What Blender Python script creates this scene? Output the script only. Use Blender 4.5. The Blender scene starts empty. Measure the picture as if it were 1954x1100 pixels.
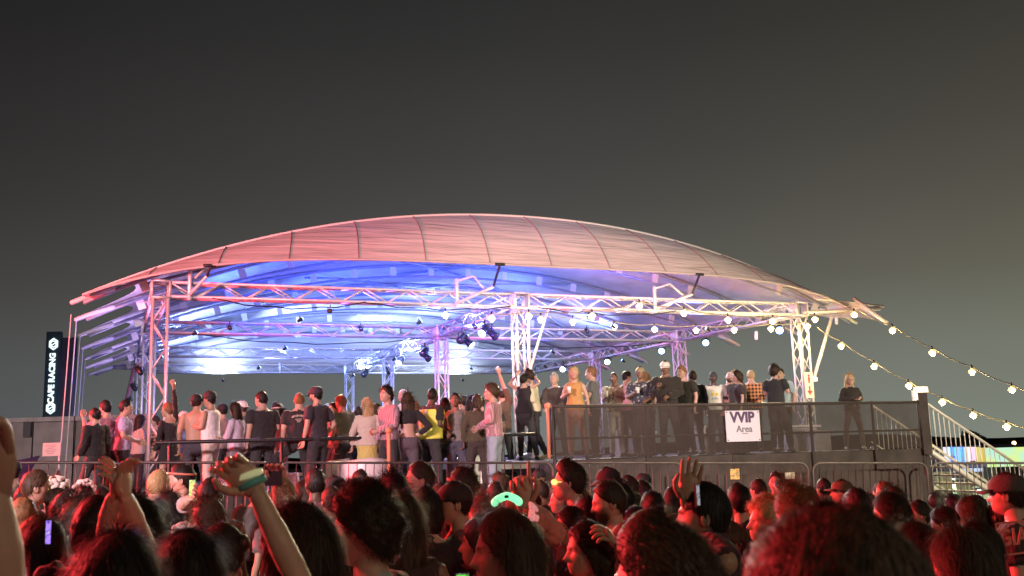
import bpy, math, random
import numpy as np
from mathutils import Matrix, Vector
random.seed(7); RNG = np.random.default_rng(11)
PI = math.pi
sc = bpy.context.scene
C = sc.collection

HAZE = 0
# ------------------------------------------------------------ camera
F_PX, CAM_Z, PITCH, ROLL = 1900.0, 1.95, math.atan(315/1900), 0.03
fw = Vector((0, math.cos(PITCH), math.sin(PITCH)))
r0 = Vector((1, 0, 0)); u0 = r0.cross(fw)
Rv = r0*math.cos(ROLL) - u0*math.sin(ROLL)
Uv = r0*math.sin(ROLL) + u0*math.cos(ROLL)
cd = bpy.data.cameras.new('camera'); cam = bpy.data.objects.new('camera', cd); C.objects.link(cam)
M = Matrix.Identity(4)
for i in range(3):
    M[i][0] = Rv[i]; M[i][1] = Uv[i]; M[i][2] = -fw[i]
M[2][3] = CAM_Z
cam.matrix_world = M
cd.sensor_width = 36; cd.lens = 36*F_PX/1954; cd.clip_end = 2000; cd.clip_start = .05
cd.dof.use_dof = True; cd.dof.focus_distance = 21; cd.dof.aperture_fstop = 6.5
sc.camera = cam

def P(px, py, Y):
    """the point at world depth Y that the photograph shows at (px, py)"""
    d = fw*F_PX + Rv*(px-977) + Uv*(550-py)
    return Vector((0, 0, CAM_Z)) + d*(Y/d.y)
def depth_at(px, py, z):
    d = fw*F_PX + Rv*(px-977) + Uv*(550-py)
    return (z-CAM_Z)*d.y/d.z
CA, SA = math.cos(math.radians(22)), math.sin(math.radians(22))
O = Vector((-7.16, 20, 0))
def S(u, v, z=0.0):
    """marquee coordinates (along its front, towards its back, up) to world"""
    return Vector((O.x + CA*u - SA*v, O.y + SA*u + CA*v, z))

# ------------------------------------------------------------ world
w = bpy.data.worlds.new('World'); sc.world = w; w.use_nodes = True
nt = w.node_tree; N = nt.nodes; L = nt.links; N.clear()
out = N.new('ShaderNodeOutputWorld'); bg = N.new('ShaderNodeBackground'); tc = N.new('ShaderNodeTexCoord')
sep = N.new('ShaderNodeSeparateXYZ'); L.new(tc.outputs['Generated'], sep.inputs[0])
rp = N.new('ShaderNodeValToRGB'); L.new(sep.outputs['Z'], rp.inputs[0])
e = rp.color_ramp.elements
e[0].position = 0.0; e[0].color = (.168, .190, .190, 1); e[1].position = .7; e[1].color = (.013, .0125, .0125, 1)
for p_, c_ in ((.09, (.140, .150, .146, 1)), (.16, (.096, .095, .088, 1)), (.24, (.064, .062, .059, 1)), (.29, (.050, .048, .047, 1)), (.39, (.031, .030, .0297, 1)), (.45, (.0235, .0228, .0228, 1))):
    k = e.new(p_); k.color = c_
# the festoon side of the sky is a little brighter and warmer
rx = N.new('ShaderNodeMapRange'); L.new(sep.outputs['X'], rx.inputs[0])
rx.inputs[1].default_value = -.5; rx.inputs[2].default_value = .5; rx.inputs[3].default_value = 0; rx.inputs[4].default_value = 1
mx = N.new('ShaderNodeValToRGB'); L.new(rx.outputs[0], mx.inputs[0]); e = mx.color_ramp.elements
e[0].position = .05; e[0].color = (.60/1.5, .585/1.5, .59/1.5, 1); e[1].position = .95; e[1].color = (1.27/1.5, 1.245/1.5, 1.02/1.5, 1)
k = e.new(.5); k.color = (1.12/1.5, 1.12/1.5, 1.11/1.5, 1)
ml = N.new('ShaderNodeMix'); ml.data_type = 'RGBA'; ml.blend_type = 'MULTIPLY'; ml.inputs[0].default_value = 1
L.new(rp.outputs[0], ml.inputs[6]); L.new(mx.outputs[0], ml.inputs[7])
nz = N.new('ShaderNodeTexNoise'); nz.inputs['Scale'].default_value = 2.2; nz.inputs['Detail'].default_value = 4; nz.inputs['Roughness'].default_value = .45
L.new(tc.outputs['Generated'], nz.inputs['Vector'])
rn = N.new('ShaderNodeMapRange'); L.new(nz.outputs[0], rn.inputs[0]); rn.inputs[3].default_value = .84; rn.inputs[4].default_value = 1.16
m2 = N.new('ShaderNodeVectorMath'); m2.operation = 'SCALE'; L.new(ml.outputs[2], m2.inputs[0]); L.new(rn.outputs[0], m2.inputs['Scale'])
L.new(m2.outputs[0], bg.inputs[0]); bg.inputs[1].default_value = 1.5; L.new(bg.outputs[0], out.inputs[0])

sc.view_settings.view_transform = 'Standard'; sc.view_settings.look = 'None'
sc.view_settings.exposure = 0; sc.view_settings.gamma = 1
sc.cycles.use_denoising = True
sc.cycles.max_bounces = 6; sc.cycles.transparent_max_bounces = 12
sc.cycles.sample_clamp_indirect = 4

# ------------------------------------------------------------ lamps
def lamp(name, kind, loc, aim, power, color, size=.3, angle=60, blend=.6):
    ld = bpy.data.lights.new(name, kind); ld.energy = power; ld.color = color
    if kind == 'SPOT':
        ld.spot_size = math.radians(angle); ld.spot_blend = blend; ld.shadow_soft_size = size
    elif kind == 'AREA': ld.size = size
    else: ld.shadow_soft_size = size
    o = bpy.data.objects.new(name, ld); C.objects.link(o); o.location = loc
    d = Vector(aim)-Vector(loc)
    o.rotation_euler = d.to_track_quat('-Z', 'Y').to_euler(); return o
# the festival stage lies off to the left, behind and beside the camera
lamp('stage_wash_red', 'SPOT', (-19, 15.5, 6.5), (2, 6.0, 1.2), 62000, (1, .045, .05), .5, 70, .6)
lamp('stage_wash_red_high', 'SPOT', (-15, 9.5, 12), (2, 5.5, 1.4), 9000, (1, .05, .05), .5, 70, .6)
lamp('warm_crowd_fill', 'SPOT', (13, -12, 9), (1, 6, 1.4), 2400, (1, .80, .52), .8, 60, .8)  # unseen warm fill, added behind the camera to lift the dark hair of the crowd
lamp('stage_wash_red_roof', 'SPOT', (-20, 5, 3.2), (-6.8, 19.5, 6.6), 50000, (1, .06, .09), .6, 32, .9)
lamp('stage_wash_pink', 'SPOT', (-9, -8, 7), (1.5, 21, 6.6), 11000, (1, .30, .46), .8, 42, .8)
lamp('stage_wash_deck', 'SPOT', (-11, -7, 7), (-4.5, 18, .9), 22000, (1, .74, .74), .5, 38, .4)
lamp('stage_wash_white', 'SPOT', (18, -1, 6.5), (4.5, 20, 1.8), 27000, (1, .84, .60), .5, 32, .5)

# ------------------------------------------------------------ helpers
def new_mat(name):
    m = bpy.data.materials.new(name); m.use_nodes = True
    n = m.node_tree; b = n.nodes['Principled BSDF']
    return m, n, b
_mc = {}
def mat(name, color=(.5, .5, .5), rough=.6, metal=0, noise=0, nscale=20, bump=0, bscale=40, emit=None, estr=0, spec=.5, stretch=None):
    if name in _mc: return _mc[name]
    m, n, b = new_mat(name)
    b.inputs['Base Color'].default_value = (*color, 1); b.inputs['Roughness'].default_value = rough
    b.inputs['Metallic'].default_value = metal; b.inputs['Specular IOR Level'].default_value = spec
    tcn = n.nodes.new('ShaderNodeTexCoord')
    src = tcn.outputs['Object']
    if stretch:
        mp = n.nodes.new('ShaderNodeMapping'); mp.inputs['Scale'].default_value = stretch
        n.links.new(src, mp.inputs[0]); src = mp.outputs[0]
    if noise:
        t = n.nodes.new('ShaderNodeTexNoise'); t.inputs['Scale'].default_value = nscale; t.inputs['Detail'].default_value = 4
        n.links.new(src, t.inputs['Vector'])
        r = n.nodes.new('ShaderNodeValToRGB'); n.links.new(t.outputs[0], r.inputs[0])
        r.color_ramp.elements[0].position = .3; r.color_ramp.elements[1].position = .7
        r.color_ramp.elements[0].color = (*[c*(1-noise) for c in color], 1)
        r.color_ramp.elements[1].color = (*[min(1, c*(1+noise)) for c in color], 1)
        n.links.new(r.outputs[0], b.inputs['Base Color'])
    if bump:
        t = n.nodes.new('ShaderNodeTexNoise'); t.inputs['Scale'].default_value = bscale; t.inputs['Detail'].default_value = 3
        n.links.new(src, t.inputs['Vector'])
        bp = n.nodes.new('ShaderNodeBump'); bp.inputs['Strength'].default_value = 1; bp.inputs['Distance'].default_value = bump
        n.links.new(t.outputs[0], bp.inputs['Height']); n.links.new(bp.outputs[0], b.inputs['Normal'])
    if emit:
        b.inputs['Emission Color'].default_value = (*emit, 1); b.inputs['Emission Strength'].default_value = estr
    _mc[name] = m
    return m
def vcol_mat(name, rough=.5, sss=0):
    if name in _mc: return _mc[name]
    m, n, b = new_mat(name)
    a = n.nodes.new('ShaderNodeVertexColor'); a.layer_name = 'tint'
    n.links.new(a.outputs[0], b.inputs['Base Color']); b.inputs['Roughness'].default_value = rough
    t = n.nodes.new('ShaderNodeTexNoise'); t.inputs['Scale'].default_value = 90
    tcn = n.nodes.new('ShaderNodeTexCoord'); n.links.new(tcn.outputs['Object'], t.inputs['Vector'])
    bp = n.nodes.new('ShaderNodeBump'); bp.inputs['Distance'].default_value = .0012; n.links.new(t.outputs[0], bp.inputs['Height'])
    n.links.new(bp.outputs[0], b.inputs['Normal'])
    if sss: b.inputs['Subsurface Weight'].default_value = sss; b.inputs['Subsurface Scale'].default_value = .01
    _mc[name] = m; return m

class MB:
    """collects closed shapes into one mesh"""
    def __init__(s): s.v = []; s.f = []; s.n = 0
    def add(s, v, f):
        s.v.append(np.asarray(v, float)); s.f += [tuple(i+s.n for i in q) for q in f]; s.n += len(v); return s
    def box(s, c, d, rot=None):
        c = np.array(c, float); h = np.array(d, float)/2
        v = np.array([(x, y, z) for x in (-1, 1) for y in (-1, 1) for z in (-1, 1)])*h
        if rot is not None: v = v @ np.array(rot).T
        return s.add(v+c, [(0, 1, 3, 2), (4, 6, 7, 5), (0, 4, 5, 1), (2, 3, 7, 6), (0, 2, 6, 4), (1, 5, 7, 3)])
    def tube(s, pts, rad, n=8, flat=1.0, up=None, cap=.7):
        pts = [np.array(p, float) for p in pts]; m = len(pts)
        rad = [rad]*m if np.isscalar(rad) else list(rad)
        T = []
        for i in range(m):
            t = pts[min(i+1, m-1)]-pts[max(i-1, 0)]; T.append(t/(np.linalg.norm(t)+1e-9))
        a = np.array(up if up is not None else (0, 0, 1), float)
        if abs(a @ T[0]) > .95 and up is None: a = np.array((0, 1., 0))
        P_ = []; R_ = []; A = []
        for i in range(m):
            a = a-(a @ T[i])*T[i]; a = a/(np.linalg.norm(a)+1e-9); A.append(a)
        seq = [(pts[0]-T[0]*rad[0]*cap*.75, rad[0]*.62, 0)] if cap else []
        seq += [(pts[i], rad[i], i) for i in range(m)]
        if cap: seq += [(pts[-1]+T[-1]*rad[-1]*cap*.75, rad[-1]*.62, m-1)]
        ang = np.arange(n)*2*PI/n; V = []
        for p, r, i in seq:
            b = np.cross(T[i], A[i])
            V.append(p+np.outer(np.cos(ang), b)*r+np.outer(np.sin(ang), A[i])*r*flat)
        k = len(seq); V = np.concatenate(V)
        Fc = [(i*n+j, i*n+(j+1) % n, (i+1)*n+(j+1) % n, (i+1)*n+j) for i in range(k-1) for j in range(n)]
        if cap:
            V = np.vstack([V, pts[0]-T[0]*rad[0]*cap, pts[-1]+T[-1]*rad[-1]*cap])
            a0, a1 = k*n, k*n+1
            Fc += [(a0, (j+1) % n, j) for j in range(n)] + [(a1, (k-1)*n+j, (k-1)*n+(j+1) % n) for j in range(n)]
        else:
            Fc += [tuple(range(n))[::-1], tuple((k-1)*n+j for j in range(n))]
        return s.add(V, Fc)
    def rings(s, R, n=16, power=2.0):
        """horizontal ellipses (cx,cy,z,rx,ry)"""
        ang = np.arange(n)*2*PI/n; V = []
        for cx, cy, z, rx, ry in R:
            ca, sa = np.cos(ang), np.sin(ang); q = 2/power
            V.append(np.c_[cx+rx*np.sign(ca)*np.abs(ca)**q, cy+ry*np.sign(sa)*np.abs(sa)**q, np.full(n, z)])
        k = len(R); V = np.concatenate(V)
        Fc = [(i*n+j, i*n+(j+1) % n, (i+1)*n+(j+1) % n, (i+1)*n+j) for i in range(k-1) for j in range(n)]
        a = R[0]; b = R[-1]; V = np.vstack([V, (a[0], a[1], a[2]), (b[0], b[1], b[2])])
        Fc += [(k*n, (j+1) % n, j) for j in range(n)] + [(k*n+1, (k-1)*n+j, (k-1)*n+(j+1) % n) for j in range(n)]
        if R[-1][2] < R[0][2]: Fc = [q[::-1] for q in Fc]
        return s.add(V, Fc)
    def ball(s, c, r, n=10, m=7):
        r = np.array([r]*3 if np.isscalar(r) else r, float); c = np.array(c, float); V = [(0, 0, -1)]
        for i in range(1, m):
            t = -PI/2+PI*i/m
            V += [(math.cos(2*PI*j/n)*math.cos(t), math.sin(2*PI*j/n)*math.cos(t), math.sin(t)) for j in range(n)]
        V.append((0, 0, 1)); V = np.array(V)*r+c
        Fc = [(0, 1+(j+1) % n, 1+j) for j in range(n)]
        Fc += [(1+i*n+j, 1+i*n+(j+1) % n, 1+(i+1)*n+(j+1) % n, 1+(i+1)*n+j) for i in range(m-2) for j in range(n)]
        l = len(V)-1; Fc += [(l, 1+(m-2)*n+j, 1+(m-2)*n+(j+1) % n) for j in range(n)]
        return s.add(V, Fc)
    def data(s, name='m'):
        me = bpy.data.meshes.new(name)
        me.from_pydata(np.concatenate(s.v).tolist() if s.v else [], [], s.f); return me
def link(name, me, material=None, parent=None, smooth=True):
    o = bpy.data.objects.new(name, me); C.objects.link(o)
    if material and me.materials is not None and len(me.materials) == 0: me.materials.append(material)
    if parent: o.parent = parent
    if smooth: me.shade_smooth() if hasattr(me, 'shade_smooth') else None
    return o
def obj(name, mb, material, parent=None, smooth=True):
    return link(name, mb.data(name), material, parent, smooth)
def tag(o, label=None, cat=None, group=None, kind=None):
    if label: o['label'] = label
    if cat: o['category'] = cat
    if group: o['group'] = group
    if kind: o['kind'] = kind
    return o
def thing(name, label, cat, group=None, mw=None, loc=None):
    o = bpy.data.objects.new(name, None); C.objects.link(o); o.empty_display_size = .1
    if mw is not None: o.matrix_world = mw
    if loc is not None: o.location = loc
    return tag(o, label, cat, group)
def frame_m(o, x, z=(0, 0, 1)):
    x = Vector(x).normalized(); z = Vector(z); y = z.cross(x).normalized(); z = x.cross(y)
    m = Matrix.Identity(4)
    for i in range(3): m[i][0] = x[i]; m[i][1] = y[i]; m[i][2] = z[i]; m[i][3] = o[i]
    return m
def sheet(fn, nu, nv):
    V = [fn(i/nu, j/nv) for i in range(nu+1) for j in range(nv+1)]
    Fc = [(i*(nv+1)+j, (i+1)*(nv+1)+j, (i+1)*(nv+1)+j+1, i*(nv+1)+j+1) for i in range(nu) for j in range(nv)]
    return MB().add(np.array([tuple(p) for p in V]), Fc)

# ------------------------------------------------------------ materials
ALU = mat('aluminium', (.72, .71, .72), .42, .35, .1, 9)
BLACKM = mat('black_metal', (.02, .02, .022), .45, .2)
STEEL = mat('galvanised_steel', (.42, .42, .43), .5, .55, .25, 6)
SKIRT = mat('black_skirt_cloth', (.05, .042, .038), .9, 0, .3, 3, .02, 2.5)
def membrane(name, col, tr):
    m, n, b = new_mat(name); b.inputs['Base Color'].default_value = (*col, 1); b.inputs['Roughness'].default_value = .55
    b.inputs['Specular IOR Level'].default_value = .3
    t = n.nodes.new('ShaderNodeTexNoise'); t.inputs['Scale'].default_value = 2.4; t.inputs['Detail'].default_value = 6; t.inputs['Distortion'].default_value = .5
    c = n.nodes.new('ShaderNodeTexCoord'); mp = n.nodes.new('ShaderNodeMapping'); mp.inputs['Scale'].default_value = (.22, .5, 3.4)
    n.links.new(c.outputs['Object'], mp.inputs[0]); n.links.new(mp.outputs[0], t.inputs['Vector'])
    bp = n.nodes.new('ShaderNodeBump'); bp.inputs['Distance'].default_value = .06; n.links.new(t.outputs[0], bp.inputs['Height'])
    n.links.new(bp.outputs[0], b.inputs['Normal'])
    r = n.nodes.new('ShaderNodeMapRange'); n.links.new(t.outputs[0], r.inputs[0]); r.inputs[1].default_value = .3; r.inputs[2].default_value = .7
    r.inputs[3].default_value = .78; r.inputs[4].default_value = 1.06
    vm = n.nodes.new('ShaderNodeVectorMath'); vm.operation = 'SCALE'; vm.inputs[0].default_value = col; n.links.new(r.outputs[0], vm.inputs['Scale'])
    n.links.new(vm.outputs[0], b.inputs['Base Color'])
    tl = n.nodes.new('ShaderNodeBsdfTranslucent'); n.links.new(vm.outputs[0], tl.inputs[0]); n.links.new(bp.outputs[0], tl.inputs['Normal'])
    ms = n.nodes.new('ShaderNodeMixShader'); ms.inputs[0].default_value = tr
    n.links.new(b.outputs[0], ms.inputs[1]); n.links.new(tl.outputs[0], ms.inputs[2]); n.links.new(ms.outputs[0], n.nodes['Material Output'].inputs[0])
    return m
MEMB = membrane('white_membrane', (.78, .78, .76), .22)
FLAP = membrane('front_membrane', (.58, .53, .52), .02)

# ------------------------------------------------------------ ground, sky side structures
def slope_z(x): return -.028*x
g = MB().add([(-400, -60, -.3), (400, -60, -.3), (400, 900, -.3), (-400, 900, -.3)], [(0, 1, 2, 3)])
tag(obj('ground', g, mat('dark_ground', (.055, .05, .045), .9, 0, .4, 1.5, .02, 8)), 'dark trampled festival ground', kind='structure')

# ------------------------------------------------------------ trusses
TW, PAN = .29, .5
_tube = {}
def unit_tube(length, r, n=6):
    k = (round(length, 3), r)
    if k not in _tube: _tube[k] = MB().tube([(0, 0, 0), (length, 0, 0)], r, n, cap=0).data('tube')
    return _tube[k]
def place(name, me, a, b, material, parent):
    a = Vector(a); b = Vector(b); x = (b-a).normalized()
    z = Vector((0, 0, 1)) if abs(x.z) < .95 else Vector((0, 1, 0))
    o = link(name, me, material, parent); o.matrix_local = frame_m(a, x, z); return o
def truss(p0, p1, name, label, cat, group, up=(0, 0, 1), single=True, ends=True):
    p0 = Vector(p0); p1 = Vector(p1); Lg = (p1-p0).length
    t = thing(name, label, cat, group, frame_m(p0, p1-p0, up))
    h = TW/2; n = max(2, round(Lg/PAN)); s = Lg/n
    for y in (-h, h):
        for z in (-h, h):
            place('chord', unit_tube(Lg, .029, 8), (0, y, z), (Lg, y, z), ALU, t)
    bl = math.hypot(s, TW); bm = unit_tube(bl, .016, 5); mb = MB()
    for i in range(n):
        q = i % 2
        segs = []
        for y in (-h, h): segs.append(((i*s, y, -h if q else h), ((i+1)*s, y, h if q else -h)))
        for z in (-h, h): segs.append(((i*s, h if q else -h, z), ((i+1)*s, -h if q else h, z)))
        for a, b in segs:
            if single: place('brace', bm, a, b, ALU, t)
            else: mb.tube([a, b], .015, 5, cap=0)
    if not single: tag(obj('bracing', mb, ALU, t), kind='stuff')
    if ends:
        for x in (.02, Lg-.02):
            k = MB()
            for y in (-h, h): k.tube([(x, y, -h), (x, y, h)], .018, 6, cap=0)
            for z in (-h, h): k.tube([(x, -h, z), (x, h, z)], .018, 6, cap=0)
            obj('end_frame', k, ALU, t)
    return t
BU = [0, 7.9, 15.8]; BV = [0, 6, 12, 18]; BZ = 5.44
rows = ['front', 'second', 'third', 'rear']
side = ['left hand', 'middle', 'right hand']
UE = 14.32
def floor_z(u, v): return 1.25 if u < 6.2 else 1.80
for j, v in enumerate(BV):
    for i in range(2):
        lab = '%s cross truss of the marquee spanning its %s bay' % (rows[j], ('left', 'right')[i])
        truss(S(BU[i]+.17, v, BZ), S(BU[i+1]-.17, v, BZ), 'truss_beam', lab, 'truss', 'aluminium roof trusses of the marquee', single=(j == 0))
for i, u in enumerate(BU):
    for j in range(3):
        lab = '%s side truss running back between the %s and %s rows of columns' % (('left', 'centre', 'right')[i], rows[j], rows[j+1])
        truss(S(u, BV[j]+.17, BZ), S(u, BV[j+1]-.17, BZ), 'truss_beam', lab, 'truss', 'aluminium roof trusses of the marquee', single=False)
pos = ['left', 'centre', 'right']
for i, u in enumerate(BU):
    for j, v in enumerate(BV):
        lab = 'lattice truss column in the %s row on the %s side of the marquee' % (rows[j], pos[i])
        truss(S(u, v, floor_z(u, v)+.02), S(u, v, BZ-.16), 'truss_column', lab, 'column', 'aluminium columns of the marquee', up=(CA, SA, 0), single=(j == 0))
        k = MB(); m_ = frame_m(S(u, v, BZ), (CA, SA, 0)); h = .17
        t = thing('corner_block', 'aluminium corner block on top of the %s column, %s row' % (pos[i], rows[j]), 'truss corner', 'truss corner blocks', m_)
        for a in (-h, h):
            for b in (-h, h):
                k.tube([(a, b, -h), (a, b, h)], .024, 6, cap=0); k.tube([(a, -h, b), (a, h, b)], .024, 6, cap=0); k.tube([(-h, a, b), (h, a, b)], .024, 6, cap=0)
        obj('block_frame', k, ALU, t)
        for s_ in (-1, 1): obj('hinge_plate', MB().box((s_*(h+.03), 0, 0), (.014, .26, .26)), ALU, t, False)

# ------------------------------------------------------------ roof
UC, UH = 8.2, 9.65
ZT = 5.2
def zroof(u, v):
    t = abs((u-UC)/UH); zp = 7.40-.014*v
    return ZT+(zp-ZT)*max(0, 1-t**2.1)
roof = thing('marquee_roof', 'large arched white membrane roof lit pink outside and blue inside', 'marquee roof')
MEMB_UP = .14
def edge(s): return 1.0*(1-abs(2*s-1)**2.4)
for k in range(6):
    v0, v1 = 3*k+(.0 if k else .28), 3*k+3
    def fn(a, b):
        v = v0+(v1-v0)*b; s = min(1, max(0, (v-3*k)/3.0)); e_ = edge(s)
        u = (UC-UH+e_)+(2*UH-2*e_)*a
        sag = .16*math.sin(PI*s)*(1-((u-UC)/UH)**2)**.5 if abs(u-UC) < UH else 0
        return S(u, v, zroof(u, v)+MEMB_UP-sag)
    obj('roof_panel', sheet(fn, 56, 12), MEMB, roof)
def arch_pts(v, off, n=48, ext=.0):
    P_ = []
    for i in range(n+1):
        u = UC-UH+.02+(2*UH-.04)*i/n
        P_.append(S(u, v, zroof(u, v)+off*min(1, 3.2*(1-abs((u-UC)/UH)))))
    return P_
ARCHM = mat('arch_metal', (.30, .32, .38), .5, .2)
PLATE = mat('white_plate', (.72, .72, .7), .5)
for k in range(7):
    v = 3.0*k if k else .45
    a = obj('arch', MB().tube(arch_pts(v, .07), .045, 8), ARCHM, roof)
    obj('lower_tube', MB().tube(arch_pts(v, -.24)[3:-3], .034, 8), ARCHM, a)
    for q in range(1, 17):
        u = UC-UH+2*UH*q/17; z = zroof(u, v)-.085
        du = .05; sl = math.atan2(zroof(u+du, v)-zroof(u-du, v), 2*du)
        m_ = Matrix.Translation(S(u, v, z)) @ Matrix.Rotation(math.radians(22), 4, 'Z') @ Matrix.Rotation(-sl, 4, 'Y')
        if 'plate' not in _tube: _tube['plate'] = MB().box((0, 0, 0), (.17, .05, .30)).data('plate')
        o = link('spacer_plate', _tube['plate'], PLATE, a, False); o.matrix_local = m_
    # pointed arch ends, white sleeves that stick out beyond the columns
    for sg in (-1, 1):
        ue = UC+sg*UH
        obj('arch_tip', MB().tube([S(ue-sg*.55, v, zroof(ue-sg*.55, v)+.05), S(ue, v, ZT+.1), S(ue+sg*.22, v, ZT-.0)], [.075, .055, .05], 8), PLATE, roof)
# diagonal wind braces under the membrane
for (ua, va, ub, vb) in ((1.2, 0, 7.9, 6), (7.9, 6, 14.9, 0), (7.9, 6, 1.2, 12), (7.9, 6, 14.9, 12), (4.5, 0, 8, 3), (1.2, 12, 7.9, 18), (14.9, 12, 7.9, 18), (4, 6, 7.9, 9.5), (12, 6, 7.9, 9.5)):
    pts = [S(ua+(ub-ua)*t/8, va+(vb-va)*t/8, zroof(ua+(ub-ua)*t/8, 0)-.12) for t in range(9)]
    obj('wind_brace', MB().tube(pts, .035, 6), ARCHM, roof)
# front skirt panel: from the first arch down to the lip
def wfun(u): return max(0, 1-abs((u-UC)/UH)**5)
def zlip(u):
    t = min(1, abs((u-UC)/UH)); return min(zroof(u, 0)+MEMB_UP-.01, ZT+.1+.82*(1-t**4.2))
LIPV = -.85
def flap_pt(u, s, back=False):
    wv = wfun(u); vt = .30; vb = LIPV*wv; zt = zroof(u, 0)+MEMB_UP+.005; zb = zlip(u)-.10*math.sin(PI*((u-.9)/4.0))**2*wv*0
    v = vt+(vb-vt)*s; z = zt+(zb-zt)*s
    bl = (zt-zb)*.11*math.sin(PI*s); return S(u, v-bl*.9, z+bl*.9)
NP = 14; seam_u = [UC-UH+2*UH*i/NP for i in range(NP+1)]
SEAM = mat('seam_webbing', (.27, .20, .20), .8)
def skew(u, s): return u+.55*s*math.sin(max(-1, min(1, (u-UC)/UH))*PI*.5)*wfun(u)+.18*s*wfun(u)
for i in range(NP):
    a_, b_ = seam_u[i], seam_u[i+1]
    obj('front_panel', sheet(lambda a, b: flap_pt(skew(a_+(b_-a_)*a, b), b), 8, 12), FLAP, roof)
    if 0 < i:
        pts = [Vector(flap_pt(skew(a_, s/10), s/10))+Vector((0, -.012, .008)) for s in range(11)]
        obj('seam', MB().tube(pts, .009, 5), SEAM, roof)
obj('front_lip', MB().tube([flap_pt(skew(UC-UH+2*UH*i/60, 1), 1) for i in range(61)], .028, 6), FLAP, roof)
obj('front_arch_tube', MB().tube([flap_pt(UC-UH+2*UH*i/60, -.005) for i in range(61)], .035, 6), PLATE, roof)
def back_pt(u, s):
    zt = zroof(u, 18)+MEMB_UP; return S(u, 18+.9*s*wfun(u), zt+(min(zt, 5.42)-zt)*s)
obj('rear_panel', sheet(lambda a, b: back_pt(UC-UH+2*UH*a, b), 40, 8), MEMB, roof)
# stand-off arms that hold the lip away from the front truss
for n_, (u, tu) in enumerate(((.55, .9), (6.3, 7.1), (11.4, 12.3))):
    t = thing('standoff_arm', ('folded steel arm holding the roof edge above the left column', 'folded steel arm holding the roof lip near the centre column', 'folded steel arm holding the roof lip right of centre')[n_], 'bracket', 'arms propping the front edge of the roof')
    tip = Vector(flap_pt(tu, 1)); b0 = S(u, -.2, BZ-.2); b1 = S(u, -.2, BZ+.42); mid = S(tu-.05, -.55, BZ+.22)
    obj('upright', MB().tube([b0, b1], .045, 8), ALU, t)
    obj('lower_strut', MB().tube([S(u, -.24, BZ-.12), mid], .035, 8), ALU, t)
    obj('upper_strut', MB().tube([S(u, -.22, BZ+.38), S(u+.35, -.36, BZ+.48), mid-Vector((.25*CA, 0, .02))], .026, 8), ALU, t)
    obj('link_rod', MB().tube([mid, tip-Vector((0, 0, .02))], .03, 8), BLACKM, t)
    obj('edge_clamp', MB().tube([tip-Vector((.11*CA, .11*SA, .0)), tip+Vector((.11*CA, .11*SA, 0))], .035, 8), BLACKM, t)
# corner outriggers on the right
t = thing('corner_outrigger', 'pale steel strut poking past the right front corner of the marquee', 'strut')
obj('boom', MB().tube([S(15.9, -.1, 5.35), S(18.3, -.25, 5.5)], .05, 8), ALU, t)
obj('stay', MB().tube([S(16.4, .0, 5.75), S(18.45, -.25, 5.56)], .035, 8), ALU, t)
t = thing('corner_prop', 'slanting pale prop from the right front column up to the roof corner', 'strut')
obj('tube', MB().tube([S(16.0, -.15, 3.6), S(16.75, -.15, 5.25)], .045, 8), ALU, t)
obj('clamp', MB().box(S(16.0, -.15, 3.6), (.16, .16, .1)), ALU, t, False)
t = thing('middle_prop', 'slanting pale prop beside the centre front column', 'strut')
obj('tube', MB().tube([S(7.98, -.15, 3.6), S(8.55, -.15, 5.25)], .03, 8), ALU, t)
obj('clamp', MB().box(S(7.98, -.18, 3.6), (.12, .12, .08)), ALU, t, False)
# right front corner: the membrane folds down to a second, lower tip
cw = [P(1540, 598, 27.0), P(1600, 573, 26.4), P(1652, 580, 26.0), P(1688, 614, 25.2), P(1640, 606, 25.8), P(1585, 608, 26.5)]
def wing(a, b):
    t_ = cw[0].lerp(cw[1], a/.5) if a < .5 else cw[1].lerp(cw[2], (a-.5)/.35) if a < .85 else cw[2].lerp(cw[3], (a-.85)/.15)
    u_ = cw[0].lerp(cw[5], a/.45) if a < .45 else cw[5].lerp(cw[4], (a-.45)/.35) if a < .8 else cw[4].lerp(cw[3], (a-.8)/.2)
    p = t_.lerp(u_, b); return p+Vector((0, .25*math.sin(PI*b), .06*math.sin(PI*b)))
obj('corner_wing', sheet(wing, 30, 8), MEMB, roof)
obj('arch_tip', MB().tube([P(1630, 570, 26.2), P(1692, 617, 25.1)], [.05, .06], 8), PLATE, roof)
# cables slung along the front trusses
for q, (u0, u1, v, z0, sg) in enumerate(((1.0, 4.2, -.17, 5.27, .16), (4.2, 7.6, -.17, 5.27, .10), (8.3, 12.0, -.17, 5.27, .12), (1.2, 7.4, 6, 5.27, .2), (8.2, 15.4, 6, 5.27, .22))):
    pts = [S(u0+(u1-u0)*t/10, v, z0-sg*4*(t/10)*(1-t/10)+.02*math.sin(t*2.1)) for t in range(11)]
    tag(obj('power_cable', MB().tube(pts, .014, 5), BLACKM), 'thin black cable sagging under the %s' % ('left end of the front truss', 'front truss just left of the centre column', 'front truss right of the centre column', 'second truss in the left bay', 'second truss in the right bay')[q], 'cable', 'cables slung under the trusses')
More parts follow.
